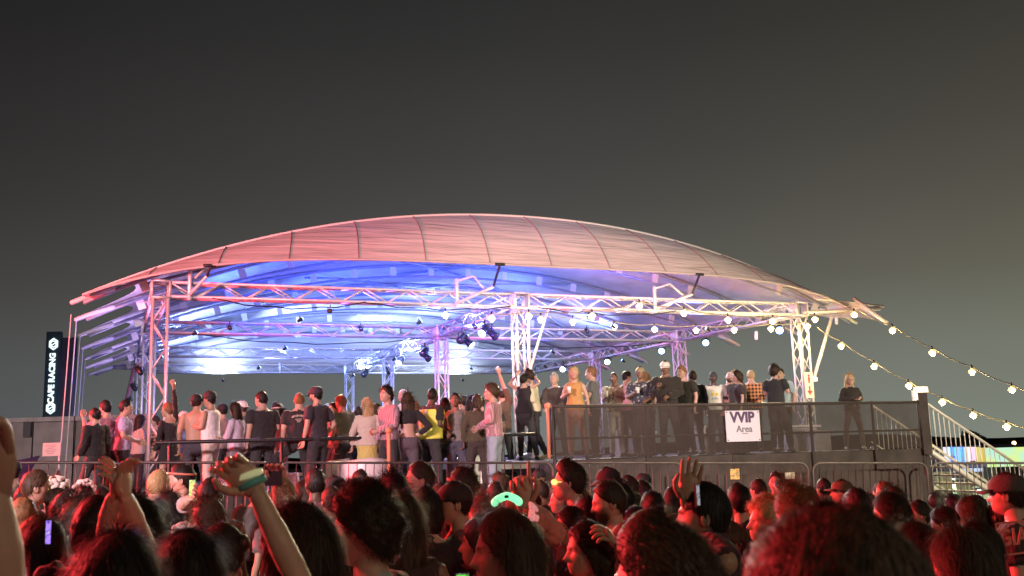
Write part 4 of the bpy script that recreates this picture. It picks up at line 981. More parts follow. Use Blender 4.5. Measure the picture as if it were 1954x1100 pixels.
        for sh, e_, w_, sg in armp:
            ar = (.053 if not female else .042)*st_**.5+.016
            if sleeve == 'short': sb.tube([sh-np.array((sg*.03, 0, 0)), sh, sh*.6+e_*.4, sh*.3+e_*.7], [ar, ar*1.08, ar*1.15, ar*1.12], 10, cap=.25)
            elif sleeve in ('long', 'crop'): sb.tube([sh-np.array((sg*.03, 0, 0)), sh, sh*.5+e_*.5, e_, e_*.5+w_*.5, e_*.06+w_*.94], [ar, ar*1.1, ar*1.12, ar*1.05, ar*.98, ar*.82], 10, cap=.3)
            else: sb.tube([sh-np.array((sg*.05, 0, -.01)), sh-np.array((sg*.02, 0, -.012))], [.05, .045], 8)
        so = obj('shirt', sb, m_, t); job(so)
    if dress:
        m_ = garment(.8, shirt[0], shirt[1], 's'); sb = MB(); T2 = [(z, rx+.008, ry+.010, cy) for z, rx, ry, cy in tor if .93 <= z < 1.42]
        sb.rings([(0, 0, dress, hw*1.28, .155), (0, 0, (dress+.93)/2, hw*1.15, .135)]+[(0, cy, z, rx, ry) for z, rx, ry, cy in T2], 20, 2.2)
        for sh, e_, w_, sg in armp:
            if sleeve == 'long': sb.tube([sh-np.array((sg*.03, 0, 0)), sh, e_, e_*.06+w_*.94], [.05, .052, .048, .04], 10, cap=.3)
            elif sleeve == 'short': sb.tube([sh-np.array((sg*.03, 0, 0)), sh, sh*.6+e_*.4], [.05, .055, .052], 10, cap=.3)
            else: sb.tube([np.array((sg*.07, LN(1.4)-.0, 1.40)), np.array((sg*.075, LN(1.45)-.01, 1.47))], [.03, .02], 8)
        so = obj('dress', sb, m_, t); job(so)
    if not dress:
        pm = garment(.8, pants, None, 'p'); pb = MB(); rr = .012
        pb.rings([(0, cy, z, rx+rr, ry+rr) for z, rx, ry, cy in [q for q in tor if q[0] <= 1.03]], 18, 2.3)
        for hp, kn, an in legp:
            if pantype == 'long': pb.tube([hp, hp*.5+kn*.5, kn, kn*.5+an*.5, an*.96+kn*.04], [.097, .088, .072, .066, .058], 12, cap=.3)
            elif pantype == 'shorts': pb.tube([hp, hp*.5+kn*.5, kn*.85+hp*.15], [.10, .096, .09], 12, cap=.2)
        if pantype == 'skirt': pb.rings([(0, 0, .52, .19, .15), (0, 0, .75, .185, .145), (0, 0, 1.02, hw*.93, .11)], 20)
        po = obj('trousers' if pantype == 'long' else 'shorts' if pantype == 'shorts' else 'skirt', pb, pm, t); job(po)
    sm = mat('shoe_%02d%02d%02d' % tuple(int(c*99) for c in shoes), shoes, .5)
    if not near:
        for hp, kn, an in legp:
            obj('shoe', MB().tube([an+np.array((0, -.07, -.035)), an+np.array((0, .0, -.03)), an+np.array((0, .10, -.045)), an+np.array((0, .17, -.055))], [.040, .046, .042, .030], 10, flat=.85, up=(0, 0, 1)), sm, t)
    # hair and hat
    HM = Matrix.Translation((hx, hy, hz)) @ (Matrix.Rotation(math.radians(turn), 4, 'Z') @ Matrix.Rotation(math.radians(tilt), 4, 'X'))
    if hair:
        hb = hair_mesh(hair, rng, near, wf); ho = obj('hair', hb, hair_mat(hair_c), t); ho.matrix_local = HM
    if hat:
        kind, hcol = hat; hm_ = mat('hat_%02d%02d%02d' % tuple(int(c*99) for c in hcol), hcol, .8, 0, .1, 30, .003, 60); k = MB(); n_ = 28 if near else 16
        x0, y0 = (A_+.016)*wf, B_+.016
        if kind in ('cap', 'backcap', 'beanie', 'bucket'):
            k.rings([(0, -.004, .022, x0*.98, y0*.98), (0, -.004, .035, x0, y0), (0, -.004, .075, x0*.96, y0*.96), (0, -.006, .108, x0*.76, y0*.76), (0, -.008, .130, x0*.42, y0*.42), (0, -.008, .137, x0*.1, y0*.1)], n_)
            co = obj(kind if kind != 'backcap' else 'cap', k, hm_, t); co.matrix_local = HM
            if kind in ('cap', 'backcap'):
                sy = 1 if kind == 'cap' else -1; pts = []
                bm2 = MB(); V = []
                for i_ in range(9):
                    an = -1.0+2.0*i_/8; xx = math.sin(an)*x0*1.0; yi = math.cos(an)*y0*.93; yo = yi+.075*math.cos(an*.9)**.5
                    V += [(xx, sy*yi, .040), (xx*1.02, sy*yo, .026-.012*(an**2)), (xx*1.02, sy*yo, .020-.012*(an**2)), (xx, sy*yi, .032)]
                Fb = []
                for i_ in range(8):
                    a0 = i_*4; b0_ = a0+4
                    for q in range(4): Fb.append((a0+q, a0+(q+1) % 4, b0_+(q+1) % 4, b0_+q))
                bm2.add(V, Fb); bo = obj('brim', bm2, hm_, co)
            if kind == 'bucket': 
                bo = obj('brim', MB().rings([(0, 0, .040, x0*1.0, y0*1.0), (0, 0, .005, x0*1.5, y0*1.45), (0, 0, -.003, x0*1.5, y0*1.45), (0, 0, .03, x0*.98, y0*.98)], n_), hm_, co)
        elif kind in ('frill', 'band', 'wrap'):
            if kind == 'band': k.tube([(x0*math.cos(a), y0*math.sin(a), .055+.012*math.sin(a)) for a in np.linspace(0, 2*PI, 25)], .010, 6)
            else:
                for q in range(46):
                    a = rng.uniform(0, 2*PI); e_ = rng.uniform(.15, 1.4); r_ = .022 if kind == 'frill' else .030
                    k.ball((x0*.95*math.cos(a)*math.cos(e_), y0*.95*math.sin(a)*math.cos(e_), .018+.115*math.sin(e_)), (r_*rng.uniform(.7, 1.3), r_*rng.uniform(.7, 1.3), r_*.8), 7, 5)
            co = obj({'frill': 'flower_crown', 'band': 'headband', 'wrap': 'headscarf'}[kind], k, hm_, t); co.matrix_local = HM
    if 'glasses' in extras or 'glow_glasses' in extras:
        k = MB(); 
        for sx in (-1, 1): k.tube([(sx*.036-.027, .099, .006), (sx*.036+.027, .099, .006)], .021, 8, flat=1.0) if 'glow_glasses' in extras else k.tube([(sx*.035+.024*math.cos(a), .100, .006+.018*math.sin(a)) for a in np.linspace(0, 2*PI, 11)], .0035, 5)
        for sx in (-1, 1): k.tube([(sx*.062, .095, .008), (sx*.078, .0, .010)], .003, 5)
        go = obj('sunglasses' if 'glow_glasses' in extras else 'glasses', k, mat('glow_glasses', (.9, .5, .2), .2, emit=(1, .45, .12), estr=2.2) if 'glow_glasses' in extras else CAN, t); go.matrix_local = HM
    if 'vest' in extras:
        k = MB(); T2 = [(z, rx+.045+(.01 if z < 1.15 else 0), ry+.042, cy) for z, rx, ry, cy in tor if .93 <= z < 1.45]; k.rings([(0, cy, z, rx, ry) for z, rx, ry, cy in T2], 20, 2.4)
        vo = obj('safety_vest', k, mat('safety_yellow', (.75, .8, .12), .6, 0, .15, 8, .02, 9), t); job(vo)
        for sx in (-.09, .09): obj('reflective_strip', MB().box((sx, -.170, 1.2), (.035, .006, .40)), mat('reflective', (.75, .75, .7), .3), vo, False)
        obj('reflective_strip', MB().box((0, -.166, 1.08), (.30, .008, .04)), mat('reflective'), vo, False)
        obj('zip', MB().box((0, .158, 1.18), (.02, .008, .46)), BLACKM, vo, False)
    if 'drink' in extras:
        sh, e_, w_, sg = armp[0]; d = w_-e_; d /= np.linalg.norm(d); p = w_+d*.09+np.array((0, .02, .02)); gw = mw @ Vector(p)
        c = thing('drink_cup', 'plastic cup held by the ' + ' '.join(label.split()[:10]), 'cup', loc=gw)
        obj('cup', MB().rings([(0, 0, -.06, .028, .028), (0, 0, .06, .038, .038)], 10), mat('clear_cup', (.75, .72, .66), .2), c)
    PC_ = mat('print_cream', (.55, .45, .35), .7)
    if 'print' in extras:
        k = MB()
        for q in range(13):
            an = -1.0+2.0*q/12; k.box((.17*math.sin(an)*.75, -.158+LN(1.36)+.03*abs(an)**2, 1.33+.05*math.cos(an)), (.012, .012, .022+.008*(q % 3)))
        for q in range(3): k.box((.0, -.158+LN(1.3), 1.325-.022*q), (.11-.03*q, .012, .009))
        obj('back_print', k, PC_, t, False)
    if 'smiley' in extras:
        k = MB()
        for sx in (-.045, .045): k.tube([(sx, .140, 1.27), (sx, .149, 1.27)], .036, 10, cap=0)
        obj('yellow_print', k, mat('print_yellow', (.75, .6, .03), .6), t, False)
        k = MB()
        for sx in (-.045, .045):
            for ex in (-.012, .012): k.box((sx+ex, .150, 1.28), (.007, .006, .012))
            k.box((sx, .150, 1.258), (.03, .006, .006))
        for q in range(7): k.box((-.06+.02*q, .141, 1.17+.008*(q % 3)), (.012, .008, .03))
        obj('dark_print', k, mat('print_slate', (.15, .25, .35), .6), t, False)
    return t
def finish_people():
    dg = bpy.context.evaluated_depsgraph_get()
    for o, vx, extra, sk in JOBS:
        m = o.modifiers.new('r', 'REMESH'); m.mode = 'VOXEL'; m.voxel_size = vx; m.use_smooth_shade = True
        m = o.modifiers.new('s', 'SMOOTH'); m.iterations = 3; m.factor = .5
    dg.update()
    for o, vx, extra, sk in JOBS:
        me = bpy.data.meshes.new_from_object(o.evaluated_get(dg)); o.modifiers.clear(); mt = o.data.materials[0]
        if extra:
            hv, hf, hcx, hm = extra; nv = len(me.vertices); co = np.empty(nv*3); me.vertices.foreach_get('co', co)
            lt = np.empty(len(me.polygons), int); me.polygons.foreach_get('loop_total', lt); ls = np.empty(len(me.loops), int); me.loops.foreach_get('vertex_index', ls)
            fc = []; i = 0
            for n in lt: fc.append(tuple(ls[i:i+n].tolist())); i += n
            k = MB().add(co.reshape(-1, 3), fc); k.add(hv, hf); 
            for v, _ in ((np.concatenate(hm.v), 0),): k.add(v, hm.f)
            me = k.data('body'); tot = len(me.vertices)
            col = np.tile((*sk, 1.0), (tot, 1)); col[nv:nv+len(hv)] = hcx
            at = me.color_attributes.new('tint', 'FLOAT_COLOR', 'POINT'); at.data.foreach_set('color', col.ravel())
        elif o.name.split('.')[0] in ('shirt', 'trousers', 'dress', 'skirt', 'shorts'):
            nv = len(me.vertices); co = np.empty(nv*3); me.vertices.foreach_get('co', co); co = co.reshape(-1, 3); nr = np.empty(nv*3); me.vertices.foreach_get('normal', nr); nr = nr.reshape(-1, 3)
            rr = np.random.default_rng(nv); d = np.zeros(nv)
            for q in range(5):
                w_ = rr.normal(size=3)*np.array((16, 16, 26))*(1+.35*q); bend = np.sin(co @ (rr.normal(size=3)*9)+rr.uniform(0, 6))*1.3
                d += (1-np.abs(np.sin(co @ w_+bend+rr.uniform(0, 6))))**2/(1+.4*q)
            co = co+nr*((d-d.mean())*.0085)[:, None]; me.vertices.foreach_set('co', co.ravel()); me.update()
        me.materials.clear(); me.materials.append(mt)
        me.shade_smooth(); o.data = me
# ------------------------------------------------------------ people on the decks
LD, UD, RS = 1.25, 1.80, 1.80
GL_, GU = 'people standing on the lower deck', 'people standing on the upper deck'
def K(c): return (c, c, c)
BLK = (.018, .017, .020)
D = [
 # px, top, H, floor, yaw, label, kwargs
 (208, 762, 1.76, LD, 75, 'laughing dark haired man in a pinkish shirt at the left end of the lower deck', dict(hair='short', hc='k', shirt=((.42, .22, .30), None), arms=('drink', 'phone'))),
 (184, 800, 1.60, LD, 60, 'dark clothed person with a bag, lowest and leftmost on the lower deck', dict(hair='bun', hc='k', shirt=(BLK, None), sleeve='long', Y=15.8)),
 (236, 763, 1.76, LD, -70, 'man in a loose lilac t-shirt facing right beside the left columns', dict(hair='short', hc='k', shirt=((.48, .40, .62), None), arms=('front', 'front'), stout=1.1)),
 (266, 774, 1.72, LD, -40, 'bare shouldered woman in a pale top half hidden by the left front column', dict(hair='long', hc='n', female=True, shirt=((.55, .42, .38), None), sleeve='tank', pants=(.05, .02, .02), arms=('drink', 'drink'), extras=('drink',), Y=20.9)),
 (326, 752, 1.70, LD, 60, 'woman in a short black dress with one arm straight up', dict(hair='bun', hc='g', female=True, shirt=(BLK, None), dress=.72, sleeve='long', arms=(((334, 768, 16.4), (332, 742, 16.3)), 'down'), Y=16.6, turn=20)),
 (300, 764, 1.70, LD, 120, 'man in an orange tinted shirt seen through the left front column', dict(hair='short', hc='m', shirt=((.6, .30, .20), 'plaid'), Y=21.2)),
 (351, 766, 1.64, LD, 20, 'person in a light blue top with a white cap and a yellow waist bag', dict(hair='short', hc='y', shirt=((.12, .30, .55), None), sleeve='long', hat=('cap', (.7, .7, .7)), female=True, pants=(.5, .48, .2), Y=18.3)),
 (376, 744, 1.82, LD, 15, 'bare chested man in dark jeans and a black cap seen from behind', dict(hair='buzz', hc='k', shirt=None, skin='t', hat=('cap', BLK), pants=(.05, .05, .07), arms=('drink', 'down'))),
 (404, 738, 1.86, LD, 75, 'man in a white tank top and black baseball cap facing left', dict(hair='short', hc='k', shirt=((.78, .76, .76), None), sleeve='tank', skin='t', hat=('cap', BLK), pants=(.55, .5, .45), arms=('down', 'drink'))),
 (427, 750, 1.78, LD, 30, 'man in a black beanie behind the man in the white tank top', dict(hair='short', hc='k', shirt=((.25, .2, .2), None), hat=('beanie', BLK), Y=18.8)),
 (452, 761, 1.66, LD, 75, 'long haired woman in a lilac grey sweater with folded arms', dict(hair='long', hc='n', female=True, shirt=((.52, .47, .60), None), sleeve='long', arms=('crossed', 'crossed'), pants=(.16, .17, .2))),
 (465, 748, 1.80, LD, 60, 'man in a white cap behind the woman in the lilac sweater', dict(hair='short', hc='m', shirt=((.15, .13, .17), None), hat=('backcap', (.72, .7, .72)), Y=18.4)),
 (503, 747, 1.84, LD, 40, 'broad man in a plain black t-shirt with his back to the camera', dict(hair='short', hc='k', skin='p', shirt=(BLK, None), arms=('front', 'down'), stout=1.16, turn=25)),
 (524, 752, 1.80, LD, -60, 'man whose black cap peak shows right of the broad man in black', dict(hair='short', hc='k', shirt=((.2, .12, .15), None), hat=('cap', BLK), Y=19)),
 (537, 760, 1.68, LD, 70, 'woman with a pale headband and a hot pink top', dict(hair='long', hc='n', female=True, shirt=((.85, .22, .25), None), sleeve='long', hat=('band', (.7, .6, .65)), pants=(.4, .3, .3), Y=17.6)),
 (571, 748, 1.80, LD, 10, 'man in a black t-shirt with pale print on the back lifting his left leg', dict(hair='buzz', hc='g', shirt=(BLK, None), legs='kneeup', arms=('down', 'down'), stout=1.12, extras=('print',), pants=BLK)),
 (606, 738, 1.88, LD, 60, 'tall man in a charcoal t-shirt and dark baseball cap facing left', dict(hair='short', hc='k', shirt=((.035, .033, .045), None), hat=('cap', (.04, .03, .045)), arms=('pocket', 'down'), beard=.7)),
 (625, 764, 1.68, LD, -60, 'person in a bright blue top and blue cap behind the tall capped man', dict(hair='short', hc='n', shirt=((.05, .10, .45), None), sleeve='long', hat=('cap', (.25, .4, .75)), Y=18)),
 (655, 754, 1.78, LD, 55, 'ginger haired man in a grey green t-shirt looking down to the left', dict(hair='short', hc='g', shirt=((.13, .15, .11), None), arms=('pocket', 'pocket'), stout=1.12)),
 (641, 771, 1.66, LD, 120, 'pink lit person holding up a phone left of the ginger haired man', dict(hair='short', hc='n', female=True, shirt=((.5, .35, .4), 'floral'), arms=('phone', 'down'), Y=17.4)),
 (684, 769, 1.66, LD, 20, 'short dark haired person behind, between ginger man and blonde woman', dict(hair='short', hc='n', shirt=((.15, .12, .12), None), Y=19)),
 (701, 760, 1.68, LD, 10, 'woman with long blonde hair in a cream jacket seen from behind', dict(hair='long', hc='y', female=True, shirt=((.55, .5, .42), None), sleeve='long', pants=(.55, .5, .15), pantype='skirt')),
 (716, 764, 1.66, LD, -20, 'brown haired woman just right of the blonde in the cream jacket', dict(hair='long', hc='m', female=True, shirt=((.5, .4, .25), None), Y=18.2)),
 (742, 737, 1.84, LD, 130, 'curly dark haired man in an open pinkish grey shirt', dict(hair='curly', hc='k', shirt=((.46, .30, .36), 'stripe'), sleeve='long', arms=('down', 'front'))),
 (773, 726, 1.90, LD+.25, 70, 'pale haired person standing farthest back between the middle columns', dict(hair='short', hc='w', shirt=((.5, .5, .55), None), Y=22)),
 (777, 741, 1.74, LD, 5, 'woman with big wavy brown hair in a black crop top seen from behind', dict(hair='wavy', hc='m', female=True, shirt=(BLK, None), sleeve='crop', arms=('hip', 'hip'), pants=(.10, .08, .10), wf=1.08)),
 (795, 757, 1.66, LD, 40, 'brown haired woman half hidden behind the woman with wavy hair', dict(hair='wavy', hc='g', female=True, shirt=((.6, .5, .4), None), Y=18)),
 (820, 740, 1.84, LD, -45, 'security guard in a yellow safety vest seen from behind', dict(hair='buzz', hc='k', skin='d', shirt=(BLK, None), extras=('vest',), arms=('front', 'down'), stout=1.08, beard=.5)),
 (850, 760, 1.68, LD, 10, 'slim woman with straight dark hair beside the security guard', dict(hair='long', hc='n', female=True, shirt=((.10, .07, .06), None), sleeve='long')),
 (870, 750, 1.76, LD, 165, 'dark skinned woman in a grey vest top facing the camera', dict(hair='short', hc='k', skin='b', female=True, shirt=((.22, .22, .2), None), sleeve='tank', arms=('front', 'down'), pants=(.07, .08, .11))),
 (876, 736, 1.86, LD, 100, 'man in glasses behind the woman in the grey vest top', dict(hair='short', hc='n', shirt=((.2, .14, .12), None), extras=('glasses',), Y=19.2)),
 (885, 728, 1.90, LD, 60, 'man in a black beanie standing at the back left of the drinking woman', dict(hair='short', hc='k', shirt=((.1, .08, .1), None), hat=('beanie', BLK), Y=20.5)),
 (899, 731, 1.88, LD, 80, 'person in a pale peaked cap at the back above the drinking woman', dict(hair='curly', hc='k', shirt=((.3, .25, .3), None), hat=('cap', (.6, .6, .7)), Y=21)),
 (898, 742, 1.78, LD, -60, 'black haired woman in a white blouse drinking from a red cup', dict(hair='long', hc='k', female=True, shirt=((.62, .56, .68), None), sleeve='short', arms=('sip', 'drink'), extras=('drink',), Y=18.6, pants=(.03, .035, .06))),
 (911, 752, 1.72, LD, 10, 'woman with braided brown hair in an olive jacket seen from behind', dict(hair='braid', hc='m', female=True, shirt=((.09, .08, .045), None), sleeve='long', skin='b', pants=(.06, .05, .04))),
 (932, 722, 1.92, LD, 170, 'balding man facing the camera at the back left of the centre column', dict(hair='buzz', hc='n', shirt=((.15, .12, .12), None), Y=20.5)),
 (920, 733, 1.84, LD, 90, 'dark haired person at the back between balding man and capped person', dict(hair='short', hc='k', shirt=((.12, .1, .1), None), Y=20)),
 (941, 734, 1.84, LD, 75, 'curly haired man in a long pink and cream striped shirt facing left', dict(hair='curly', hc='m', shirt=((.66, .36, .42), 'stripe'), sleeve='long', arms=('front', 'front'), pants=(.30, .35, .45))),
 (957, 708, 1.98, LD+.2, 20, 'person in a dark top with a raised hand behind the centre column', dict(hair='short', hc='n', shirt=((.12, .07, .05), None), arms=(((958, 730, 22.9), (953, 714, 22.8)), 'down'), Y=23)),
 (999, 722, 1.72, RS, -10, 'woman in a black vest top hugging someone right of the centre column', dict(hair='bun', hc='k', female=True, shirt=(BLK, None), sleeve='tank', arms=('raised', 'raised'), Y=19.9)),
 (1018, 706, 1.80, RS, 80, 'man in a cream bomber jacket and black jeans stepping on the riser', dict(hair='quiff', hc='n', shirt=((.62, .57, .40), None), sleeve='long', arms=('front', 'front'), pants=(.02, .02, .025), shoes=(.7, .6, .4), legs='walk', lean=6)),
 (1058, 713, 1.74, UD, 165, 'grey haired man in a dark shirt leaning at the end of the balcony', dict(hair='short', hc='w', shirt=((.06, .05, .045), None), sleeve='long', arms=('rail', 'rail'), Y=20.4)),
 (1095, 701, 1.70, UD, 170, 'blonde woman in a shiny tan top facing the camera', dict(hair='long', hc='y', female=True, shirt=((.50, .28, .10), None), sleeve='tank', arms=('drink', 'down'), extras=('drink',), pants=(.35, .22, .14))),
 (1130, 700, 1.80, UD, 75, 'man in a grey t-shirt facing left beside the blonde woman', dict(hair='short', hc='g', shirt=((.17, .16, .18), None), arms=('front', 'drink'), extras=('drink',))),
 (1172, 711, 1.76, UD, 160, 'bald dark skinned man in a beige shirt holding a bottle', dict(hair='buzz', hc='k', skin='b', shirt=((.50, .44, .30), 'mottle'), sleeve='short', arms=('drink', 'drink'), stout=1.1, extras=('drink',), pants=(.5, .48, .42))),
 (1191, 712, 1.78, UD, -70, 'man in a pink shirt with pink lit face behind the bald man in beige', dict(hair='short', hc='k', shirt=((.66, .38, .45), None), arms=('down', 'front'), Y=20.9)),
 (1221, 701, 1.82, UD, 175, 'man in a cap and a dark floral shirt facing the camera', dict(hair='short', hc='k', skin='b', shirt=((.045, .05, .075), 'floral'), hat=('backcap', (.3, .25, .15)), arms=('drink', 'front'), stout=1.12, extras=('drink',))),
 (1233, 719, 1.76, UD, 40, 'brown haired person hidden behind the man in the floral shirt', dict(hair='wavy', hc='g', female=True, shirt=((.1, .08, .05), None), Y=21.2)),
 (1269, 690, 1.90, UD, 165, 'tall man in a black jacket and white cap, tallest on the upper deck', dict(hair='short', hc='k', skin='b', shirt=((.022, .019, .014), None), sleeve='long', hat=('cap', (.75, .7, .62)), arms=('drink', 'front'), stout=1.15)),
 (1303, 700, 1.84, UD, 140, 'light haired man in a black t-shirt looking down beside the tall man', dict(hair='quiff', hc='g', shirt=((.022, .02, .018), None), arms=('down', 'down'), stout=1.14, skin='p')),
 (1322, 717, 1.78, UD, 10, 'dark figure with brown hair behind the man in the black t-shirt', dict(hair='short', hc='n', shirt=((.022, .026, .028), None), sleeve='long', Y=21.4)),
 (1360, 710, 1.80, UD, 175, 'dark skinned man in a white sweatshirt with a yellow print', dict(hair='buzz', hc='k', skin='d', shirt=((.72, .72, .66), None), arms=('pocket', 'pocket'), stout=1.1, extras=('smiley',), pants=(.045, .05, .06), hat=('beanie', (.05, .05, .06)), beard=.4)),
 (1389, 710, 1.80, UD, -170, 'bald bearded man in a dark t-shirt clasping his hands', dict(hair=None, hc='k', shirt=((.045, .04, .05), None), arms=('front', 'crossed'), beard=.95, stout=1.08)),
 (1403, 712, 1.80, UD, 120, 'fair haired man peering over the shoulder of the bald bearded man', dict(hair='short', hc='y', shirt=((.05, .05, .05), None), Y=21.8)),
 (1412, 728, 1.68, UD, 80, 'dark haired woman facing left in front of the plaid shirt', dict(hair='bob', hc='n', female=True, shirt=((.04, .025, .03), None), Y=20.4)),
 (1432, 706, 1.84, UD, -5, 'bald man in an orange and brown plaid shirt seen from behind', dict(hair='buzz', hc='y', shirt=((.62, .26, .12), 'plaid'), sleeve='long', arms=('front', 'down'), stout=1.18)),
 (1476, 703, 1.84, UD, -35, 'curly dark haired man in a black top leaning towards the railing', dict(hair='curly', hc='n', shirt=((.025, .03, .03), None), arms=('drink', 'front'), Y=21.3)),
 (1490, 709, 1.82, UD, 140, 'man in a pale blue shirt behind the curly haired man', dict(hair='short', hc='k', shirt=((.38, .48, .58), None), sleeve='short', Y=22)),
 (1620, 716, 1.66, UD, 172, 'blonde woman in a black cardigan with folded hands alone by the stairs', dict(hair='wavy', hc='y', female=True, shirt=((.022, .018, .014), None), sleeve='long', arms=('crossed', 'front'), extras=('glasses',), pants=(.10, .07, .05), shoes=(.6, .5, .35))),
]
for px, tp, H, fl_, yaw, lab, kw in D:
    person(px, tp, H, fl_, yaw, lab, GL_ if fl_ < 1.7 else GU, **kw)
